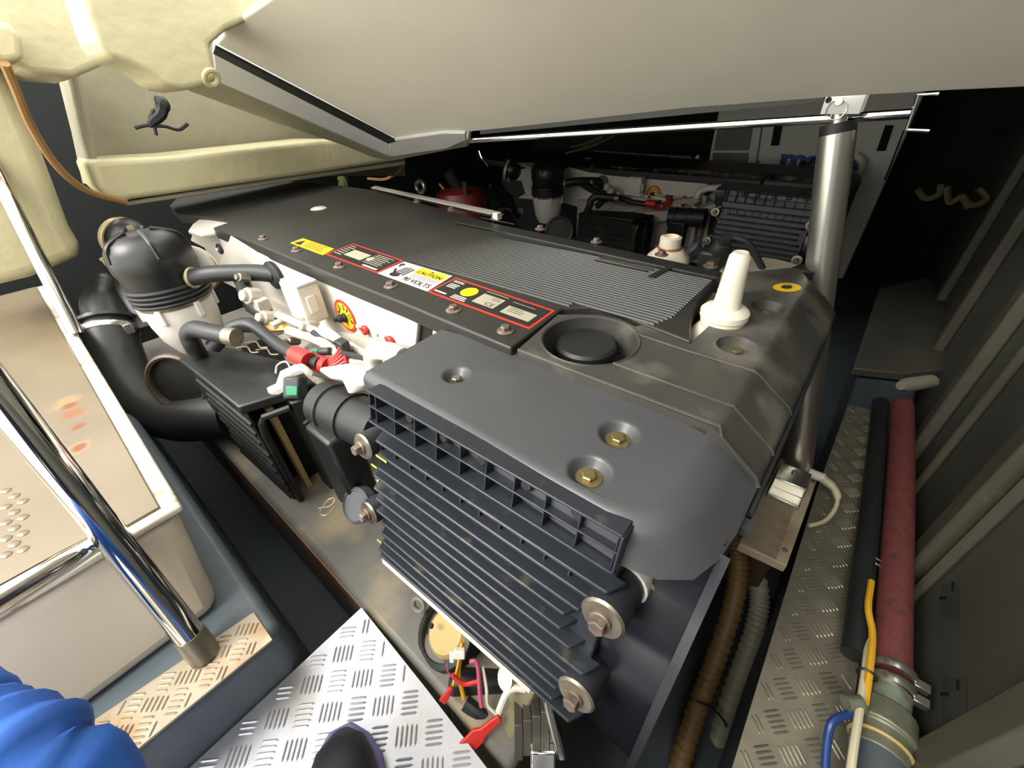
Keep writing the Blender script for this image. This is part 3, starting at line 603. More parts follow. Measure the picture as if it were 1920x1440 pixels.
for k in range(5):
    a = k * 2 * PI / 5; d_ = V((math.cos(a), math.sin(a), 0)); b = MB(); b.tube(catmull([BC + d_ * .096 + V((0, 0, .48)), BC + d_ * .082 + V((0, 0, .519)), BC + d_ * .03 + V((0, 0, .541))]), .005, 6); part('cap_rib', b, black_box, can)
h0, h1 = BC + V((.084, .046, .412)), aty(517, 515, .405)
b = MB(); b.tube(catmull([h0 - V((.02, .01, 0)), h0, h0.lerp(h1, .35) + V((0, -.012, .012)), h0.lerp(h1, .75) + V((0, 0, .008)), h1]), .0225, 16); part('breather_hose', b, rubber, eng)
b = MB(); b.torus(h0 + (h1 - h0) * .02, h1 - h0, .0245, .005, 20, 6); part('hose_clamp', b, twine, eng)
b = MB(); b.lathe([(.034, -.004), (.038, .002), (.038, .010), (.026, .016)], h1 + V((0, .0, 0)), (.1, -1, .05), 24); part('hose_grommet', b, rubber, eng)
# fittings on the white side below the hose
for (px, py, dpt, s_) in ((470, 555, 1.02, 1.2), (500, 596, .99, 1), (580, 612, .95, .8)):
    p = atd(px, py, dpt); b = MB(); b.lathe([(.018 * s_, -.02), (.018 * s_, .01), (.012 * s_, .012), (.012 * s_, .022), (.007 * s_, .024)], p, V((.2, -1, .5)), 8); b.box(p + V((.02, .01, -.02)), (.04, .03, .03)); part('pipe_fitting', b, shaded_white, eng, .002)
b = MB(); b.prism([atd(487, 610, .985), atd(520, 601, .985), atd(535, 619, .975), atd(497, 622, .975)], V((0, .02, -.01))); part('stained_bracket', b, mat('amber stained paint', 'c99a4a', .4, var=.2, scale=30), eng, .002)
for (px, py, dpt, s_) in ((452, 520, 1.1, 1.), (600, 640, .93, .9), (655, 655, .88, .9), (545, 640, .95, .8)):
    p = atd(px, py, dpt); b = MB(); b.lathe([(.012 * s_, -.02), (.012 * s_, .006), (.008 * s_, .008), (.008 * s_, .014)], p, (.2, -1, .5), 6); part('banjo_bolt', b, grey_steel, eng)
for l, dpt, m_ in ((((600, 612), (620, 622), (640, 640), (652, 662)), .90, engine_white), (((585, 622), (612, 640), (634, 644)), .92, rubber_grey), (((640, 660), (665, 668), (690, 676)), .85, rubber_grey)):
    b = MB(); b.tube(catmull([atd(*q, dpt) for q in l]), .006, 8); part('small_pipe', b, m_, eng)
b = MB(); b.tube(catmull([atd(450, 520, 1.16), atd(470, 560, 1.1), atd(500, 590, 1.05), atd(520, 610, 1.0)]), .02, 10); part('drain_hose', b, rubber, eng)
b = MB(); b.tube(catmull([atd(520, 590, .98), atd(580, 615, .94), atd(640, 640, .9), atd(700, 672, .86), atd(740, 700, .8)]), .008, 10); part('fuel_line', b, engine_white, eng)
b = MB(); b.tube(catmull([atd(540, 620, .96), atd(600, 640, .92), atd(640, 668, .88), atd(690, 690, .84)]), .011, 10); part('fuel_rail', b, shaded_white, eng)
b = MB(); b.hexa([*ys([(560, 660), (800, 730), (790, 760), (560, 700)], .34), *ys([(600, 628), (800, 668), (790, 650), (640, 618)], .40)]); part('side_ledge', b, shaded_white, eng, .006)
eo = V((-.141, 2.025, -.12)); b = MB(); b.tube(catmull([aty(x, y, 2.33) - eo for x, y in ((1352, 352), (1330, 353), (1312, 360), (1305, 378), (1302, 410), (1296, 445), (1290, 490))]), .0165, 16); part('white_elbow_pipe', b, engine_white, eng)
b = MB(); b.lathe([(.001, -.03), (.022, -.028), (.03, -.01), (.03, .008), (.022, .02), (.012, .022), (.001, .022)], atd(752, 684, .79), (.1, -1, .4), 18); part('pump_housing', b, engine_white, eng, 0, 50)
b = MB(); b.prism([atd(595, 690, .78), atd(645, 683, .76), atd(700, 690, .74), atd(690, 720, .73), atd(672, 728, .73), atd(662, 740, .73), atd(650, 738, .73), atd(640, 715, .75), atd(620, 712, .77), atd(600, 700, .78)], V((.01, .04, -.01))); part('white_bracket', b, shaded_white, eng, .005, seg=3)
# --- air filter housing
FZ = .30
A_, B_, C_, D_, E_ = [atz(x, y, FZ) for x, y in ((333, 672), (446, 763), (545, 741), (516, 692), (389, 656))]
C_ = B_ + V((.055, .14, 0)); D_ = V((-.93, .27, FZ)); E_ = V((-1.17, .20, FZ))
flo = V((0, 0, -.38))
b = MB(); b.prism([A_, B_, C_, D_, E_], (0, 0, -.022)); air = part('air_filter_housing', b, black_box, eng, .004, seg=2)
ins = lambda p, q, t=.1: p.lerp(q, t)
b = MB(); lo = [p + V((0, .012 if p.y < .15 else -.01, -.022)) for p in (A_, B_, C_, D_, E_)]
bot = [p + flo + V((-.03 if k in (0, 4) else -.0, .0, 0)) for k, p in enumerate(lo)]
# open front: left wall, back wall, rear wall, posts
def wall(p, q, p2, q2, t, m=black_box, n='wall'):
    nrm = (q - p).cross(p2 - p).normalized() * t; b = MB(); b.hexa([p, q, q2, p2, p + nrm, q + nrm, q2 + nrm, p2 + nrm]); return part(n, b, m, air, .002)
wall(lo[0], lo[1], bot[0], bot[1], -.006); wall(lo[4], lo[0], bot[4], bot[0], -.006); wall(lo[3], lo[4], bot[3], bot[4], -.006); wall(bot[0], bot[1], bot[4], bot[2], .006)
fr = lambda t, h: lo[1].lerp(lo[2], t) + V((.012, 0, -h))
b = MB(); b.tube([fr(.04, .36), fr(.04, .06), fr(.07, .03), fr(.14, .015), fr(.55, .01)], .008, 8); part('frame_bar', b, black_box, air)
dx = V((.006, 0, 0))
b = MB(); b.hexa([fr(.58, .36), fr(.98, .36), fr(.98, .36) - dx * 8, fr(.58, .36) - dx * 8, fr(.58, 0), fr(.98, 0), fr(.98, 0) - dx * 8, fr(.58, 0) - dx * 8]); part('front_panel', b, black_box, air, .004)
for k in range(6):
    b = MB(); p, q = fr(.62, .06 + k * .055), fr(.86, .045 + k * .055); b.hexa([p, q, q + V((0, 0, .004)), p + V((0, 0, .004)), p + dx * 1.2, q + dx * 1.2, q + dx * 1.2 + V((0, 0, .002)), p + dx * 1.2 + V((0, 0, .002))]); part('panel_rib', b, black_box, air)
b = MB(); p, q = fr(.34, .35) - dx * 9, fr(.34, .03) - dx * 9; b.box((p + q) / 2, (.03, .012, .34)); part('filter_element', b, paper, air)
b = MB(); b.box((p + q) / 2 + V((-.03, .03, 0)), (.03, .06, .34)); b.box((p + q) / 2 + V((-.08, .02, 0)), (.06, .1, .36)); part('inner_core', b, void, air)
for k in range(11):
    h = .03 + k * .031; s0 = .12 + .08 * (k % 2); s1 = .99 - .02 * (k % 3)
    p, q = lo[0].lerp(lo[1], s0) + V((0, -.004, -h)), lo[0].lerp(lo[1], s1) + V((0, -.004, -h)); b = MB(); b.tube([p, q + V((.006, 0, 0))], .0062, 6); part('louvre', b, black_box, air)
e0, e1 = atd(377, 668, .96), atd(375, 605, .93)
b = MB(); b.tube(catmull([atz(377, 672, FZ - .01), atz(377, 672, FZ) + V((0, 0, .04)), atz(377, 672, FZ) + V((.005, .003, .066)), atz(377, 672, FZ) + V((.03, .015, .083)), atz(377, 672, FZ) + V((.075, .03, .083)), atz(377, 672, FZ) + V((.12, .05, .078))], 5), .0195, 16); elb = part('elbow_hose', b, rubber, eng)
ee = atz(377, 672, FZ) + V((.12, .05, .078)); b = MB(); b.cyl(ee, ee + V((.022, .011, -.002)), .0205, 16); part('end_fitting', b, grey_steel, elb)
# round duct to the module
u0, u1 = atd(628, 765, .80), atd(700, 800, .735)
b = MB(); a_ = (u1 - u0); n_ = a_.normalized(); b.lathe([(.047, -.03), (.047, 0), (.050, .002), (.050, .008), (.046, .01), (.046, a_.length * .55), (.049, a_.length * .56), (.049, a_.length * .56 + .004), (.045, a_.length * .6), (.044, a_.length + .03)], u0, a_, 28); part('air_duct', b, rubber, eng)
b = MB(); b.box(atd(650, 875, .83), (.09, .06, .22)); part('lower_duct_box', b, black_box, eng, .008)
b = MB(); b.lathe([(.036, -.02), (.036, .0), (.03, .006), (.028, .002), (.001, 0)], atd(667, 948, .80), V((.1, -.8, .6)), 24); part('grey_cap', b, mat('soft grey rubber', '55585c', .55), eng)
b = MB(); b.tube(catmull([atd(597, 953, .80), atd(620, 948, .79), atd(628, 935, .79), atd(615, 938, .79), atd(600, 960, .80), atd(612, 966, .80), atd(628, 950, .79)]), .0013, 5); part('twisted_wire', b, twine, eng)
# harness
b = MB(); b.tube(catmull([atd(400, 650, .99), atd(430, 620, .98), atd(470, 610, .97), atd(520, 645, .93), atd(560, 668, .89), atd(600, 682, .86)]), [.018] * 13 + [.014] * 18, 12); har = part('wiring_harness', b, rubber, eng)
for a, c in (((552, 663), (580, 677)), ((584, 677), (617, 687))):
    b = MB(); b.cyl(atd(*a, .885), atd(*c, .86), .0185, 14); part('red_sleeve', b, red, har)
for k in range(5):
    b = MB(); b.tube(catmull([atd(605 + k * 2, 682, .86), atd(628, 668 + k * 5, .85), atd(640 + k * 2, 650 + k * 7, .85), atd(648, 656 + k * 7, .85)]), .0035, 6); part('red_wire', b, red, har)
b = MB(); b.box(atd(644, 652, .86), (.03, .02, .035)); b.cyl(atd(598, 660, .89), atd(620, 658, .88), .009, 10); part('plug', b, rubber_grey, har, .003)
b = MB(); b.cyl(atd(590, 660, .895), atd(600, 660, .89), .008, 8); part('green_plug', b, green, har)
for (x, y) in ((463, 664), (480, 655), (500, 668)):
    b = MB(); b.tube(catmull([atd(x - 20, y - 12, .97), atd(x, y - 14, .95), atd(x + 8, y - 4, .945), atd(x + 22, y - 4, .94)]), .0015, 5); part('thin_wire', b, twine, har)
b = MB(); b.prism([atd(498, 727, .86), atd(502, 738, .86), atd(528, 725, .85), atd(540, 700, .85), atd(562, 692, .845), (atd(573, 702, .84)), atd(576, 690, .84), atd(566, 680, .845), atd(550, 683, .85), atd(524, 695, .855), atd(516, 718, .86)], V((.006, .008, -.012))); part('connector_bracket', b, white_plastic, eng, .003, seg=3)
cp = atd(554, 727, .85); b = MB(); b.box(cp, (.036, .036, .046), (RX, RZ, RY)); cn = part('connector', b, rubber_grey, eng, .006, seg=3)
b = MB(); b.box(cp - RZ * .02 + RY * .006 + RX * .004, (.024, .006, .02), (RX, RZ, RY)); part('connector_face', b, green, cn, .002)
b = MB(); b.tube(catmull([atd(517, 700, .87), atd(520, 685, .88), atd(535, 678, .88), atd(545, 690, .86)]), .0018, 5); part('thin_wire', b, wire_white, eng)
# --- turbo elbow and big hose at the rear
hp = [atd(205, 606, 1.3), atd(212, 640, 1.29), atd(240, 715, 1.25), atd(285, 765, 1.22), atd(345, 785, 1.19), atd(440, 775, 1.17)]
b = MB(); b.tube(catmull(hp), .066, 20); part('charge_hose', b, rubber, eng)
b = MB(); b.torus(atd(207, 622, 1.3), hp[1] - hp[0], .068, .006, 28, 6, 0, 2.2); b.box(atd(240, 614, 1.23), (.03, .02, .03)); part('hose_clamp', b, alu_tube, eng, .002)
b = MB(); b.tube(catmull([atd(208, 606, 1.3), atd(200, 570, 1.32), atd(215, 540, 1.36), atd(260, 520, 1.4)]), [.062] * 7 + [.058] * 6 + [.05] * 6, 20); tb = part('turbo_elbow', b, black_box, eng)
b = MB(); b.lathe([(.08, -.006), (.08, .004)], atd(206, 606, 1.3), hp[0] - hp[1], 20); part('elbow_flange', b, black_box, tb)
b = MB(); b.tube([atd(222, 512, 1.38), atd(260, 560, 1.36), atd(285, 620, 1.36)], [.045, .06, .05], 14); b.box(atd(213, 505, 1.38), (.03, .03, .05)); part('intake_body', b, black_box, eng)
b = MB(); b.lathe([(.005, 0), (.008, .01), (.006, .02), (.007, .03)], atd(208, 500, 1.25), (0, -.3, 1), 8); part('drain_plug', b, twine, eng)
b = MB(); b.ball(atd(246, 448, 1.3), .062, 20, 12); tc = part('ball_elbow', b, black_box, eng)
b = MB(); b.torus(atd(232, 448, 1.3), V((-.8, -.3, .2)), .062, .005, 28, 6, 0, 2); b.box(atd(240, 425, 1.27), (.06, .015, .012)); part('hose_clamp', b, twine, tc)
b = MB(); b.torus(atd(335, 718, 1.13), V((.6, -.75, .25)), .078, .009, 32, 8, 0, 1.5); part('ring_flange', b, mat('brown gasket ring', '4a3f33', .5, .3), eng)
b = MB(); b.lathe([(.075, 0), (.07, -.03), (.001, -.03)], atd(335, 718, 1.13), V((.6, -.75, .25)), 24); part('flange_inner', b, black_box, eng)
# --- far side of the main engine
wr0 = [atz(702, 357, .468), atz(935, 411, .468), atz(935, 398, .468), atz(710, 350, .468)]
b = MB(); b.hexa([atz(702, 358, .46), atz(932, 410, .46), atz(946, 402, .46), atz(712, 353, .46), atz(695, 358, .47) + V((0, 0, .012)), atz(920, 411, .47) + V((0, 0, .014)), atz(930, 404, .47) + V((0, 0, .014)), atz(705, 354, .47) + V((0, 0, .012))]); part('white_rail', b, engine_white, eng, .002)
b = MB(); b.box(atz(932, 405, .49), (.02, .02, .02)); part('white_lug', b, engine_white, eng, .002)
fp = atz(1245, 472, .47) + V((0, .03, -.03)); b = MB(); b.lathe([(.05, 0), (.048, .01), (.03, .028), (.024, .03), (.024, .055), (.017, .058), (.016, .05), (.001, .05)], fp, (0, 0, 1), 20); b.torus(fp + V((0, 0, .032)), (0, 0, 1), .0255, .003, 20, 5, 1); part('white_filler_neck', b, [ mat('stained white plastic', 'e2d8c4', .4, col2='a8672f', lo=.6, hi=.7, dscale=20), copper], eng, label='white filler neck with a rust ring')
b = MB(); b.lathe([(.001, .03), (.085, .025), (.095, .015), (.095, .0)], atz(1425, 505, .46) + V((0, .04, -.04)), (0, 0, 1), 36); part('pulley_cover', b, mat('pale alloy disc', 'a49b89', .55, .1), eng)
sc_ = atz(1325, 480, .48) + V((0, .05, -.03))
b = MB(); b.box(sc_, (.05, .05, .06)); sn = part('black_sensor', b, rubber, eng, .006)
b = MB(); b.lathe([(.02, -.03), (.022, .0), (.016, .012), (.012, .014), (.012, .03), (.001, .03)], sc_ + V((.015, -.01, .04)), (.3, -.4, 1), 14); part('sensor_cap', b, rubber, sn)
b = MB(); b.lathe([(.014, 0), (.016, .02), (.01, .024), (.001, .024)], sc_ + V((-.03, -.01, .02)), (-.6, -.4, .6), 12); part('sensor_plug', b, rubber_grey, sn)
b = MB(); b.tube(catmull([sc_ + V((.02, 0, .06)), sc_ + V((.06, .01, .05)), sc_ + V((.10, .02, .0))]), .007, 8); part('sensor_cable', b, rubber, sn)
b = MB(); b.prism([p + V((0, .02, 0)) for p in zs([(1478, 506), (1498, 500), (1520, 494), (1545, 497), (1540, 508), (1525, 516), (1500, 514)], .475)], (0, 0, -.02)); part('black_tab', b, rubber, eng, .003)
# --- underneath: alternator, bracket, wires
ap = atd(836, 1186, .73); b = MB(); b.lathe([(.058, -.08), (.060, 0), (.056, .006), (.047, .008), (.046, -.005), (.001, -.006)], ap, V((-.1, -.5, .85)), 28); alt = part('alternator', b, rubber, eng)
b = MB(); b.lathe([(.042, -.03), (.040, -.004), (.034, .002), (.001, .002)], ap, V((-.1, -.5, .85)), 26); part('tan_disc', b, tan, alt)
b = MB(); b.lathe([(.005, 0), (.004, .002)], ap + V((-.02, -.012, .018)), V((-.1, -.5, .85)), 8); part('hole', b, void, alt)
b = MB(); b.torus(atd(785, 1134, .75), V((.2, -.8, .5)), .012, .0045, 16, 8); part('lifting_eye', b, bilge_grey, eng)
b = MB(); b.prism([atd(940, 1255, .63), atd(985, 1285, .61), atd(1000, 1300, .6), atd(960, 1400, .63), atd(950, 1395, .63), atd(925, 1370, .65), atd(955, 1320, .63)], V((.02, .05, -.02))); part('slotted_bracket', b, mat('yellow passivated bracket', '9a9272', .4, .5, var=.15), eng, .004)
b = MB(); b.lathe([(.014, 0), (.016, .004), (.012, .007), (.009, .005), (.005, .008), (.001, .008)], atd(950, 1272, .61), V((-.3, -.7, .6)), 16); part('boss', b, engine_white, eng)
for k in range(5):
    p = atd(972 + k * 16, 1340 + k * -8 + 0, .605); b = MB(); b.box(p + RY * .02, (.012, .05, .05), (RX, RZ, RY)); part('stator_plate', b, mat('dull steel %d' % k, '5a5750', .45, .6), alt, .001)
b = MB(); b.box(atd(1035, 1340, .575), (.012, .04, .10), (RX, RZ, (RY + RX * .25).normalized())); b.box(atd(1016, 1415, .59), (.035, .05, .05), (RX, RZ, RY)); part('chrome_strap', b, chrome, alt, .003)
b = MB(); b.box(atd(900, 1300, .71), (.10, .08, .10), (RX, RZ, RY)); part('dark_housing', b, rubber, alt, .01)
def wire(pts, r, m, dpt, n='wire'): b = MB(); b.tube(catmull([atd(x, y, dpt + i * .0) for i, (x, y) in enumerate(pts)]), r, 8); return part(n, b, m, eng)
wire([(866, 1205), (858, 1250), (848, 1290), (838, 1310)], .0022, wire_yellow, .655)
wire([(870, 1205), (860, 1260), (870, 1310)], .0035, wire_yellow, .66)
wire([(848, 1265), (858, 1275), (872, 1283), (895, 1278)], .0035, red, .645)
wire([(880, 1240), (895, 1245), (900, 1300), (903, 1325)], .0035, wire_pink, .64)
wire([(905, 1250), (912, 1290), (914, 1320), (930, 1338), (938, 1345)], .0028, wire_white, .645)
wire([(985, 1292), (965, 1290), (950, 1300), (935, 1335)], .005, wire_white, .60)
wire([(838, 1245), (840, 1260), (850, 1272)], .0012, wire_pink, .65)
b = MB(); b.box(atd(862, 1225, .65), (.018, .012, .014), (RX, RZ, RY)); b.box(atd(848, 1232, .655), (.008, .008, .016), (RX, RZ, RY)); part('white_plug', b, white_plastic, eng, .002)
def spade(pts, w0, dpt, nm='spade_connector'):
    b = MB(); rings = []
    P = [atd(x, y, dpt) for x, y in pts]
    for i, p in enumerate(P):
        t = (P[min(i + 1, len(P) - 1)] - P[max(i - 1, 0)]).normalized(); s_ = t.cross(RZ).normalized(); k = w0[i]
        rings.append([p + s_ * k - RZ * .003, p + s_ * k + RZ * .003, p - s_ * k + RZ * .003, p - s_ * k - RZ * .003])
    b.loft(rings, 0, True, True, True); part(nm, b, red, eng, .0015)
spade([(938, 1345), (925, 1355), (906, 1372), (897, 1378), (880, 1396), (868, 1404)], [.005, .006, .007, .012, .012, .012], .62)
spade([(847, 1288), (840, 1300), (837, 1305), (829, 1316)], [.0035, .004, .005, .006], .645)
b = MB(); b.tube(catmull([atd(872, 1318, .66), atd(895, 1335, .655), atd(915, 1345, .655)]), .011, 10); part('sleeved_cable', b, rubber, eng)

# --- second engine: a copy of the whole tree
def children(o): return [c for c in bpy.data.objects if c.parent == o]
SKIP = {'oil_filler_spout', 'white_filler_neck', 'spade_connector', 'wire', 'connector', 'connector_bracket', 'thin_wire', 'tab'}
def copy_tree(o, par=None):
    c = o.copy(); COL.objects.link(c)
    if par: c.parent = par
    for ch in children(o):
        if ch.name.split('.')[0] in SKIP: continue
        copy_tree(ch, c)
    return c
eng2 = copy_tree(eng); eng2.location = V((-.9 - .141, .6 + 2.025, -.12))
eng2['label'] = 'far white marine diesel engine behind the near one, in the shade'

# ================================================================== RAM, RODS, RIGHT SIDE
rt, rb = aty(1570, 250, 1.0), aty(1496, 885, .955)
ram = thing('hatch_ram', 'tall silver cylindrical ram holding up the hatch lid', 'ram', rb)
b = MB(); b.cyl(rb, rt, .0275, 28); part('ram_cylinder', b, alu_tube, ram)
ud = (rt - rb).normalized()
b = MB(); b.cyl(rt - ud * .004, rt + ud * .016, .0265, 28); part('ram_collar', b, rubber, ram)
b = MB(); b.cyl(rt + ud * .016, rt + ud * .04, .012, 16); b.lathe([(.016, -.01), (.016, .01)], rt + ud * .045, (0, 1, 0), 16); part('ram_eye', b, alu_tube, ram)
tp = rt + ud * .045
b = MB(); b.box(tp + V((.006, -.022, .008)), (.055, .004, .045)); b.box(tp + V((.006, -.0, .034)), (.055, .05, .008)); b.box(tp + V((.006, .022, .01)), (.055, .004, .05)); part('top_bracket', b, white_paint, ram, .001)
b = MB(); b.lathe([(.0055, 0), (.0055, .006)], tp + V((0, -.024, .004)), (0, -1, 0), 12); part('clevis_pin', b, alu_tube, ram)
b = MB(); b.lathe([(.0045, 0), (.0045, .001)], tp + V((-.016, -.024, .006)), (0, -1, 0), 12); part('bracket_hole', b, void, ram)
b = MB(); b.torus(tp + V((0, -.026, -.008)), (0, -1, 0), .014, .0009, 24, 5); part('split_ring', b, chrome, ram)
bx = V((1, .02, 0)).normalized(); by = V((-.02, 1, 0)).normalized(); bzv = V((0, 0, 1))
bq = atz(1482, 902, .016); b = MB(); b.box(bq, (.066, .06, .04), (bx, by, bzv)); part('base_block', b, alu_tube, ram, .003)
b = MB(); b.box(bq + V((0, -.045, -.014)), (.066, .032, .01)); part('base_foot', b, alu_tube, ram, .002)
b = MB(); b.lathe([(.006, 0), (.006, .004)], bq + V((0, .01, .02)), (0, 0, 1), 10); part('base_bolt', b, grey_steel, ram)
b = MB(); b.tube(catmull([rb + V((.02, -.01, .02)), rb + V((.05, -.015, .025))], 3), .011, 12); fit = part('hose_fitting', b, white_plastic, ram)
b = MB(); b.tube(catmull([rb + V((.045, -.015, .024)), rb + V((.075, -.03, .018)), rb + V((.088, -.055, .0)), rb + V((.08, -.095, -.02)), rb + V((.055, -.125, -.03))]), [.010] * 5 + [.008] * 5 + [.0045] * 15, 10); part('ram_hose', b, mat('ivory hose', 'b5ad8c', .45), ram)
q = zs([(1385, 1020), (1475, 1062), (1535, 893), (1462, 862)], -.005)
b = MB(); b.prism(q, (0, 0, -.022)); bd = thing('mounting_board', 'pale worn board under the foot of the silver ram', 'board', sum(q, V()) / 4 - V((0, 0, .027)))
part('board', b, board_pale, bd, .002)
b = MB(); qq = [q[0].lerp(q[1], .0), q[0].lerp(q[1], .78), q[3].lerp(q[2], .72), q[3]]; b.prism([p + V((0, .004, .002)) for p in qq], (0, 0, -.003)); part('top_sheet', b, mat('worn grey sheet', '948672', .5, var=.15, scale=14, col2='77604f', lo=.5, hi=.7, dscale=16), bd, .001)
inst('screw', ME_HEXD, q[0].lerp(q[1], .86).lerp(q[3].lerp(q[2], .86), .12) , (0, 0, 1), bd, 0, .7); inst('screw', ME_HEXD, q[0].lerp(q[1], .9).lerp(q[3].lerp(q[2], .9), .9), (0, 0, 1), bd, 0, .7)
b = MB(); b.box((.035, .92, -.14), (.1, .36, .22)); struct('trim_5', b, wood_dark, .004)
# chrome rod below the lid edge
b = MB(); r0, r1 = aty(860, 265, 1.04), aty(1712, 213, 1.04); b.cyl(r0, r1, .0075, 16); b.box(r0 + V((.0, 0, .012)), (.03, .02, .03)); single('hatch_rod', b, chrome, 'long thin chrome rod running along under the lower edge of the hatch lid', 'rod')
b = MB(); b.tube([aty(1760, 176, 1.02), aty(1722, 178, 1.02), aty(1700, 243, 1.02), aty(1742, 246, 1.02)], .003, 8); single('wire_hook', b, chrome, 'bent shiny wire hook at the right end of the chrome rod', 'hook')
# conduits
def corrugated(pts, r, m, label, pitch=.009):
    p = catmull(pts, 30); P = [p[0]]; acc_ = 0
    for a, c in zip(p, p[1:]):
        acc_ += (c - a).length
        if acc_ > pitch / 4: P.append(c); acc_ = 0
    R_ = [r * 1.03 * (1.0 if (i // 2) % 2 else .87) for i in range(len(P))]
    b = MB(); b.tube(P, R_, 14); return single('corrugated_conduit', b, m, label, 'conduit', smooth=60)
corrugated([atd(1372, 985, .98), atd(1385, 1050, .96), atd(1375, 1130, .94), atd(1340, 1240, .91), atd(1300, 1350, .88), atd(1262, 1480, .83)], .0215, conduit_brown, 'brown corrugated conduit running down beside the front of the near engine')
corrugated([atd(1375, 1020, 1.04), atd(1412, 1070, 1.02), atd(1424, 1120, 1.0), atd(1412, 1190, .97), atd(1370, 1310, .93), atd(1315, 1480, .87)], .0225, conduit_grey, 'grey corrugated conduit to the right of the brown one')
t0 = [atd(x, y, dd) for x, y, dd in ((1288, 1308, .875), (1300, 1312, .85), (1330, 1325, .85), (1350, 1342, .87), (1364, 1365, .90))]
b = MB(); b.tube(catmull(t0), .0025, 6); single('cable_tie', b, rubber, 'black cable tie around the brown and grey conduits', 'cable tie')
b = MB(); b.tube(catmull([atd(1408, 1032, .99), atd(1402, 1045, .98), atd(1400, 1062, .98)]), .003, 6); single('cable_end', b, wire_white, 'short white cable end under the pale mounting board', 'cable')
# red hose with clamps and bronze valve
hz = [atz(x, y, z) for x, y, z in ((1692, 760, -.03), (1690, 860, -.03), (1686, 960, -.03), (1680, 1080, -.03), (1675, 1180, -.03), (1672, 1260, -.03))]
rh = thing('suction_hose', 'thick faded red hose lying along the right edge of the walkway', 'hose', hz[-1])
b = MB(); b.tube(catmull(hz), .0265, 20); part('hose', b, red_hose_m, rh)
for px, py in ((1673, 1262), (1670, 1288)):
    c = atz(px, py, -.03); b = MB(); b.torus(c, hz[-1] - hz[-2], .029, .004, 26, 6, 0, 2); part('hose_clamp', b, alu_tube, rh)
    b = MB(); b.box(c + V((.032, -.004, .012)), (.02, .014, .014)); part('clamp_screw', b, alu_tube, rh, .001)
b = MB(); hb = [p + V((-.047, .0, -.012)) for p in hz]; b.tube(catmull([hb[0], hb[2], hb[3], hb[5]]), .02, 14); single('black_hose', b, rubber, 'black hose lying left of the red hose', 'hose')
vx = [atz(x, y, -.03) for x, y in ((1670, 1295), (1662, 1330), (1652, 1375), (1645, 1420), (1640, 1480))]
sv = thing('sea_valve', 'weathered green bronze valve at the near end of the red hose', 'valve', vx[2])
b = MB(); b.tube([vx[0], vx[1], vx[1].lerp(vx[2], .1), vx[2], vx[2].lerp(vx[3], .05), vx[3]], [.027, .029, .038, .042, .036, .035], 20); part('valve_body', b, bronze, sv, .002)
b = MB(); b.torus(vx[2].lerp(vx[3], .5), vx[3] - vx[2], .036, .003, 24, 6); part('olive_ring', b, tan, sv)
b = MB(); b.tube([vx[2].lerp(vx[3], .6), vx[4]], .034, 18); part('valve_tail', b, mat('blue grey hose', '4b5458', .5), sv)
sp_ = atd(1600, 1318, .63); b = MB(); b.cyl(vx[1].lerp(vx[2], .4), sp_, .009, 12); b.cyl(sp_ - RX * .012, sp_ + RX * .012, .011, 12); part('stem', b, bronze, sv)
b = MB(); b.tube(catmull([sp_, atd(1592, 1338, .625), atd(1575, 1344, .62), atd(1558, 1358, .615), atd(1550, 1400, .61), atd(1546, 1470, .60)]), .0055, 10); part('lever', b, blue_paint, sv)
b = MB(); b.tube(catmull([atz(1634, 1090, -.02), atz(1628, 1140, -.01), atz(1636, 1190, -.01), atz(1630, 1260, .0), atz(1620, 1330, .0)]), .0055, 8); single('yellow_cable', b, wire_yellow, 'yellow cable between the walkway and the red hose', 'cable')
b = MB(); b.tube(catmull([atz(1630, 1190, -.035), atz(1622, 1260, -.01), atz(1612, 1330, .01), atz(1601, 1400, .02), atz(1588, 1500, .02)]), .0055, 10); single('white_cable', b, mat('ivory cable', 'd8ceb0', .45), 'thick ivory cable passing under the bronze valve', 'cable')
b = MB(); b.torus(atz(1625, 1265, -.005), V((0, 1, 0)), .0125, .002, 16, 5); single('cable_tie', b, rubber, 'black tie binding the yellow and ivory cables', 'cable tie')
b = MB(); b.torus(atz(1637, 1066, -.045), V((0, 1, 0)), .016, .0025, 18, 5); b.torus(atz(1637, 1056, -.045), V((0, 1, 0)), .016, .0025, 18, 5); single('clip_ring', b, chrome, 'pair of shiny clamp rings beside the walkway edge', 'clamp')
for k, l in enumerate((((1720, 355), (1735, 372), (1760, 365), (1765, 345)), ((1775, 350), (1780, 380), (1805, 368), (1815, 390)), ((1800, 370), (1825, 385), (1850, 372), (1835, 352)))):
    b = MB(); b.tube(catmull([atx(x, y, .3) if False else aty(x, y, 2.6) for x, y in l]), .012, 6); single('loose_cable', b, dim_cord, ('yellowish', 'curled yellowish', 'looped yellowish')[k] + ' cable on the dark bulkhead, ' + ('nearest the ram', 'between the other two', 'farthest right of three')[k], 'cable')
b = MB(); b.lathe([(.02, 0), (.02, .12), (.012, .14)], atx(1745, 715, .28), (-.3, -.5, .1), 12); single('pale_stub', b, conduit_grey, 'pale stub of pipe sticking out of the dark bulkhead above the red hose', 'pipe')

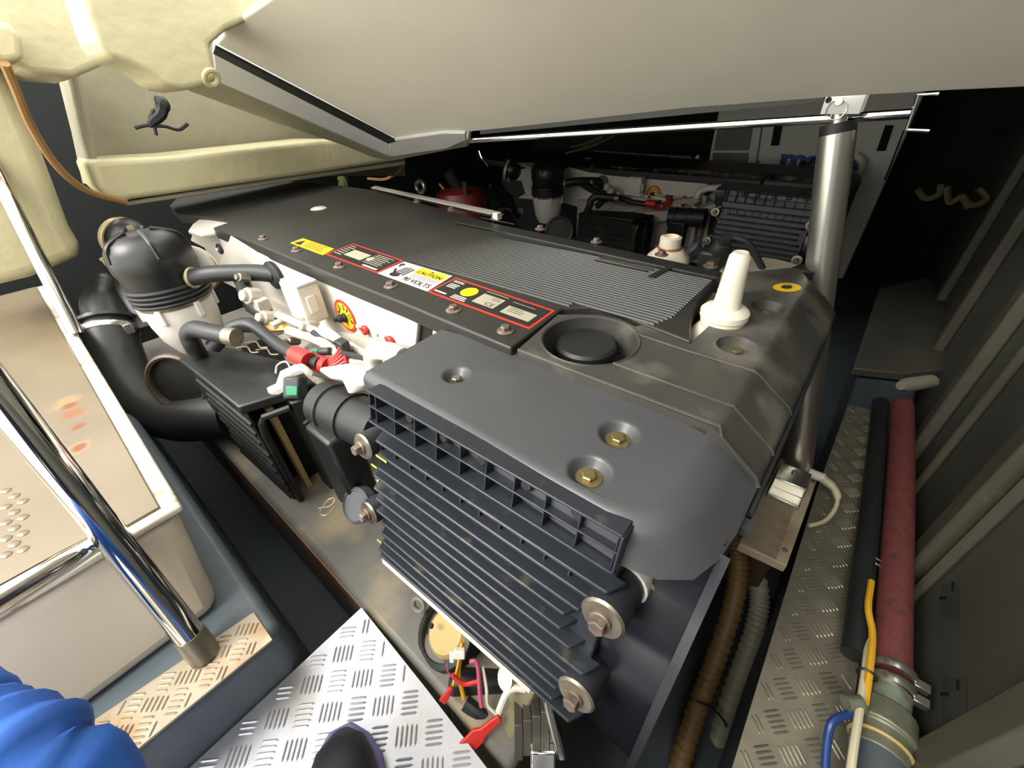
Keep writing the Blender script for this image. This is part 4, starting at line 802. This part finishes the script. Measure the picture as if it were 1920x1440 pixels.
# ================================================================== LEFT SIDE: step box, ladder, rail
BT = .30
tA, tB = atz(340, 948, BT), atz(188, 1040, BT); tC = V((tB.x, -.62, BT)); tD = V((atz(88, 533, BT).x, -.62, BT)); tE = atz(88, 533, BT)
fb = [atz(415, 1140, PZ), atz(135, 1350, PZ)]
sbx = thing('step_box', 'white moulded step box with a stained beige top beside the ladder', 'step box', (-1.15, -.33, PZ))
b = MB(); bx0, bx1 = -.622, tE.x + .02
b.hexa([V((bx0, -.60, PZ)), V((bx0, -.078, PZ)), V((bx1, tE.y - .05, PZ)), V((bx1, -.6, PZ)), V((tA.x - .004, -.61, BT - .012)), V((tA.x - .004, tA.y - .008, BT - .012)), V((tE.x, tE.y - .01, BT - .012)), V((tD.x, -.61, BT - .012))]); part('box_body', b, box_white, sbx, .022, seg=4)
rim = [tA, V((tA.x + .003, -.62, BT)), tD, tE]
b = MB(); b.prism(rim, (0, 0, -.012)); part('top_rim', b, mat('chipped white edge', 'ddd6c6', .4, col2='a88c68', lo=.58, hi=.7, dscale=30), sbx, .004)
def on(px, py): return atz(px, py, BT + .004)
inn = [tA + V((-.02, -.022, .004)), V((tA.x - .015, -.6, BT + .004)), V((tE.x + .02, -.6, BT + .004)), tE + V((.01, -.028, .004))]
org = V((-1.15, -.33, PZ))
spots = [(tuple(on(128, 752) - org), .03, '8d7354'), (tuple(on(140, 775) - org), .03, '835534'), (tuple(on(133, 760) - org), .016, '784526'), (tuple(on(146, 800) - org), .014, '784526'), (tuple(on(152, 838) - org), .026, '8a6f50'), (tuple(on(150, 838) - org), .014, '74401f')]
beige = mat('stained step top', '776b56', .36, .25, var=.10, scale=4, col2='665a48', lo=.5, hi=.8, dscale=3, spots=spots)
b = MB(); b.prism(inn, (0, 0, -.006)); part('step_pad', b, beige, sbx, .002)
b = MB()
for k in range(26):
    i, j = k // 2, k % 2; p = atz(8 + 16 * (i % 3) + 5 * j, 920 + 10 * i, BT + .0045); b.lathe([(.006, 0), (.004, .0015), (.001, .002)], p, (0, 0, 1), 8)
part('grip_dots', b, beige, sbx, kind='stuff')
lad = thing('boarding_ladder', 'chrome tubular ladder standing on the small stained checker plate', 'ladder', atz(385, 1228, PZ + .005))
f0 = atz(383, 1226, PZ + .006) + V((0, 0, .0)); f1 = atd(0, 742, .50)
b = MB(); b.tube([f0 + (f1 - f0) * t for t in (0, .08, .3, .6, 1, 1.5)], .0185, 22); part('rail', b, chrome, lad)
b = MB(); b.tube([f0 - (f1 - f0) * .01, f0 + (f1 - f0) * .09], .0205, 20); part('foot_sleeve', b, grey_steel, lad)
rg = atd(190, 1012, .575); fdir = (atd(0, 1125, .47) - rg)
b = MB(); b.tube([rg - fdir * .02, rg + fdir * .15, rg + fdir * .4, rg + fdir, rg + fdir * 1.5], [.012, .013, .015, .016, .016], 16); part('rung', b, chrome, lad)
g0, g1 = atz(143, 626, BT + .006), atd(-6, 330, 1.05)
b = MB(); b.tube([g0, g0.lerp(g1, .5), g1, g1 + (g1 - g0) * .5], .0165, 16); single('grab_rail', b, chrome, 'thin chrome grab rail rising behind the step box past the cream column', 'rail')
b = MB(); b.tube(catmull([atx(8, 118, -1.5), atx(28, 165, -1.55), atx(60, 240, -1.65), atx(110, 315, -1.72), atx(165, 358, -1.78), atx(235, 378, -1.84)]), .009, 8); single('brown_cord', b, cord_m, 'brown cord sagging down the cream column on the left', 'cord')
# dark frayed bundle hanging under the overhang
bp = lambda x, y: atx(x, y, -1.55)
t = thing('hanging_scrap', 'dark frayed scrap hanging on a thread below the cream overhang', 'scrap', bp(295, 212))
b = MB(); b.tube(catmull([bp(262, 122), bp(268, 148), bp(280, 185), bp(290, 205)]), .0013, 5); part('thread', b, conduit_grey, t)
b = MB(); b.tube([bp(260, 124), bp(268, 136)], .008, 8); part('staple', b, gasket, t)
b = MB(); b.tube(catmull([bp(290, 182), bp(304, 195), bp(300, 215), bp(286, 228), bp(280, 238)]), [.006, .008, .012, .014, .016, .016, .017, .017, .016, .014, .014, .014, .014, .013, .013, .013, .012, .012, .01, .01, .009, .008, .007, .006, .004], 7); part('clump', b, gasket, t)
for l in (((253, 240), (268, 236), (284, 234)), ((288, 236), (310, 237), (335, 243), (352, 232)), ((290, 238), (293, 254)), ((288, 205), (284, 215), (280, 222)), ((292, 180), (296, 190), (312, 200))):
    b = MB(); b.tube(catmull([bp(*q) for q in l]), .0045, 6); part('strand', b, gasket, t)

# ================================================================== BACKGROUND: generator and oddments
GY = 3.36
gen = thing('generator', 'white boxed generator with dark slots and blue mase lettering in the far dark', 'generator', aty(1500, 470, GY))
g = [aty(x, y, GY) for x, y in ((1330, 190), (1708, 190), (1600, 480), (1300, 480))]
gx0, gx1 = aty(1322, 330, GY).x, aty(1665, 330, GY).x; gz0, gz1 = -.36, .78
b = MB(); b.box(((gx0 + gx1) / 2, GY + .2, (gz0 + gz1) / 2), (gx1 - gx0, .4, gz1 - gz0)); part('enclosure', b, gen_white, gen, .01)
def gp_(l, m, n, dy=-.008, th=.01): b = MB(); b.prism([aty(x, y, GY + dy) for x, y in l], (0, th, 0)); return part(n, b, m, gen)
gp_([(1346, 238), (1411, 238), (1404, 282), (1338, 282)], gen_grey, 'louvre_panel'); gp_([(1337, 287), (1404, 287), (1400, 320), (1334, 320)], gen_grey, 'louvre_panel')
gp_([(1452, 233), (1468, 232), (1460, 273), (1445, 273)], void, 'slot'); gp_([(1660, 235), (1676, 235), (1660, 283), (1643, 283)], void, 'slot')
gp_([(1428, 230), (1431, 230), (1419, 310), (1416, 310)], gen_grey, 'door_gap'); gp_([(1693, 245), (1696, 245), (1660, 338), (1657, 338)], void, 'door_gap')
d = Decal([aty(x, y, GY - .01) for x, y in ((1466, 288), (1612, 297), (1608, 322), (1461, 313))], .002); d.text('mase', 0, 0, 1, 1, 0, 1, .05); part('lettering', d, gen_blue, gen, smooth=0)
b = MB(); b.tube(catmull([aty(1605, 290, GY - .05), aty(1617, 305, GY - .06), aty(1612, 328, GY - .08), aty(1596, 338, GY - .1)]), .02, 10); part('white_hose', b, gen_white, gen)
rc = atz(800, 365, .40) + V((-.15, .35, -.06)); rs = thing('red_canister', 'dark red canister with a chrome fitting between the two engines', 'canister', rc)
b = MB(); b.lathe([(.14, -.5), (.14, -.03), (.12, .0), (.05, .02), (.001, .02)], rc, (0, 0, 1), 24); part('body', b, red_dark, rs)
b = MB(); b.torus(aty(788, 350, rc.y - .12), (.2, -1, .1), .028, .011, 20, 8); part('fitting', b, alu_tube, rs); b = MB(); b.cyl(rc, rc + V((-.02, -.05, .10)), .03, 12); b.cyl(rc + V((.1, -.05, 0)), rc + V((.1, -.05, .06)), .015, 10); part('neck', b, rubber, rs)
b = MB(); b.tube(catmull([aty(824, 345, rc.y), aty(832, 355, rc.y), aty(838, 366, rc.y), aty(840, 380, rc.y)]), .006, 6); part('yellow_lead', b, wire_yellow, rs)
b = MB(); b.tube(catmull([aty(690, 335, 1.5), aty(722, 336, 1.5), aty(748, 322, 1.5), aty(757, 306, 1.5)]), .008, 6); single('orange_cable', b, cord_m, 'orange brown cable looping beneath the cream ledge', 'cable')
for k, x in enumerate((1100, 1112, 1090)):
    b = MB(); b.tube(catmull([aty(x - 30, 276 + k * 6, 2.4 + .04 * k), aty(x, 268 + k * 5, 2.4 + .04 * k), aty(x + 40, 250 + k * 4, 2.4 + .04 * k)]), .006, 6); single('deck_cable', b, dim_cord, ('upper', 'middle', 'lower')[k] + ' of three brown cables under the chrome rod in the dark', 'cable')
b = MB(); b.tube(catmull([aty(640, 332, 1.45), aty(648, 345, 1.45), aty(645, 362, 1.45), aty(645, 362, 1.45) + V((0, 0, -.45)), aty(645, 362, 1.45) + V((0, .02, -.9))]), .03, 8); single('olive_hose', b, mat('olive', '4d4f22', .6), 'dim olive hose behind the left end of the near engine', 'hose')
b = MB(); b.tube(catmull([aty(898, 283, 1.3), aty(903, 296, 1.3), aty(915, 312, 1.3)]), .003, 6); single('pull_pin', b, chrome, 'small steel pin on a cord hanging below the hatch edge', 'pin')

# ================================================================== PERSON (crouching photographer's legs)
pr = thing('person', 'crouching person in blue trousers and a black shoe, cut by the lower left corner', 'person', (-.3, -.35, 0))
toe = atz(634, 1366, .035); td = (atz(634, 1366, .035) - atz(640, 1440, .035)); td.z = 0; td.normalize(); sd_ = V((td.y, -td.x, 0))
heel = toe - td * .27
k1 = atd(-250, 1385, .345); k2 = atd(40, 1497, .33); k3 = atd(110, 1610, .32)
path = catmull([V((-.49, -.48, .14)), V((-.50, -.44, .28)), k1, k1.lerp(k2, .5), k2, k3, V((-.12, -.36, .36)), V((.10, -.55, .42)), V((.12, -.42, .42)), V((.02, -.24, .40)), V((-.06, -.24, .30)), heel + td * .05 + V((0, 0, .10))], 9)
nR = len(path); RR = []
for i in range(nR):
    s_ = i / 9; base = .062 if s_ < 1 else (.058 if s_ < 4 else .05 if s_ < 6 else .07 if s_ < 9 else .062 - .004 * (s_ - 9))
    RR.append(base * (1 + .045 * math.sin(i * 1.9) * (1 if 1.5 < s_ < 5 else .5) + .02 * math.sin(i * 4.1)))
b = MB(); b.tube(path, RR, 24); part('trousers', b, trouser, pr, 0, 70)
rings = []
for t_, wd, hh in ((0, .012, .018), (.02, .034, .04), (.05, .045, .055), (.10, .048, .065), (.16, .04, .085), (.21, .036, .11), (.26, .03, .11), (.275, .015, .09)):
    c = toe - td * t_; rings.append([c + sd_ * (math.cos(2 * PI * k / 14) * wd) + V((0, 0, -.022 + hh / 2 + math.sin(2 * PI * k / 14) * hh / 2)) for k in range(14)])
b = MB(); b.loft(rings, 0, True, True, True); part('shoe', b, shoe_m, pr, 0, 60)
sol = []
for t_, wd in ((-.006, .016), (.02, .040), (.05, .052), (.10, .055), (.17, .045), (.24, .04), (.28, .02)):
    sol.append((t_, wd))
pl = [toe - td * t_ + sd_ * wd for t_, wd in sol] + [toe - td * t_ - sd_ * wd for t_, wd in reversed(sol)]
b = MB(); b.prism([V((p.x, p.y, .026)) for p in pl], (0, 0, -.018)); part('sole', b, shoe_edge, pr, .004)

# unseen torso, head and arms, added behind the lens to block light
def ell(c, rx, ry, n=20): return [V(c) + V((math.cos(2 * PI * k / n) * rx, math.sin(2 * PI * k / n) * ry, 0)) for k in range(n)]
b = MB(); b.loft([ell((.0, -.52, .34), .15, .12), ell((0, -.52, .42), .175, .135), ell((0, -.50, .55), .165, .12), ell((0, -.47, .70), .19, .125), ell((0, -.44, .82), .215, .12), ell((0, -.42, .88), .19, .10), ell((0, -.40, .92), .09, .075), ell((0, -.39, .95), .062, .062)], 0, True, True, True)
part('jacket', b, mat('dark blue jacket', '1d2634', .8, var=.2), pr, 0, 70)
for sx in (-1, 1):
    sh_ = V((sx * .20, -.45, .83)); el_ = V((sx * .29, -.52, .58)); wr_ = V((sx * .17, -.40, .50))
    b = MB(); b.tube(catmull([sh_ - V((sx * .05, 0, 0)), sh_, el_, wr_]), [.06] * 6 + [.058, .055, .053, .051, .05, .049] + [.048, .044, .04, .037, .034, .032, .03], 14); part('sleeve', b, mat('dark blue sleeve', '1d2634', .8), pr, 0, 70)
    skin = mat('skin', 'b98b70', .5); pc = V((sx * .125, -.36, .49))
    b = MB(); b.tube([wr_, wr_.lerp(pc, .4), pc, pc + V((-sx * .005, .02, .015))], [.024, .03, .036, .03], 12, flat=V((0, 0, 1)))
    for f in range(4):
        a0 = pc + V((-sx * .01, .01 + .001 * f, .028 - .018 * f)); L_ = (.062, .068, .064, .05)[f]
        b.tube([a0, a0 + V((-sx * L_ * .45, .012, .004)), a0 + V((-sx * L_ * .85, .0, .004)), a0 + V((-sx * L_, -.012, .002))], [.0095, .009, .008, .006], 8)
    b.tube([pc + V((0, -.015, .015)), pc + V((-sx * .025, -.03, .035)), pc + V((-sx * .05, -.03, .04))], [.012, .011, .008], 8)
    part('hand', b, skin, pr, 0, 70)
hd = V((0, -.37, 1.07)); b = MB(); b.lathe([(.045, -.16), (.05, -.11), (.066, -.09), (.075, -.04), (.08, .02), (.074, .07), (.05, .105), (.001, .118)], hd, (0, .12, 1), 20)
b.tube([hd + V((0, .075, .01)), hd + V((0, .098, -.02)), hd + V((0, .08, -.028))], [.008, .013, .01], 8)
for sx in (-1, 1): b.ball(hd + V((sx * .08, -.005, -.01)), .022, 8, 6)
head = part('head', b, skin, pr, 0, 70)
for sx in (-1, 1):
    b = MB(); b.ball(hd + V((sx * .03, .068, .012)), .012, 10, 6); part('eye', b, white_plastic, head)
b = MB(); b.tube([hd + V((-.024, .07, -.055)), hd + V((0, .078, -.057)), hd + V((.024, .07, -.055))], .005, 6); part('mouth', b, red_dark, head)
b = MB(); b.lathe([(.083, .0), (.086, .04), (.079, .078), (.052, .114), (.001, .126)], hd + V((0, -.012, 0)), (0, -.12, 1), 20); part('hair', b, rubber, head)
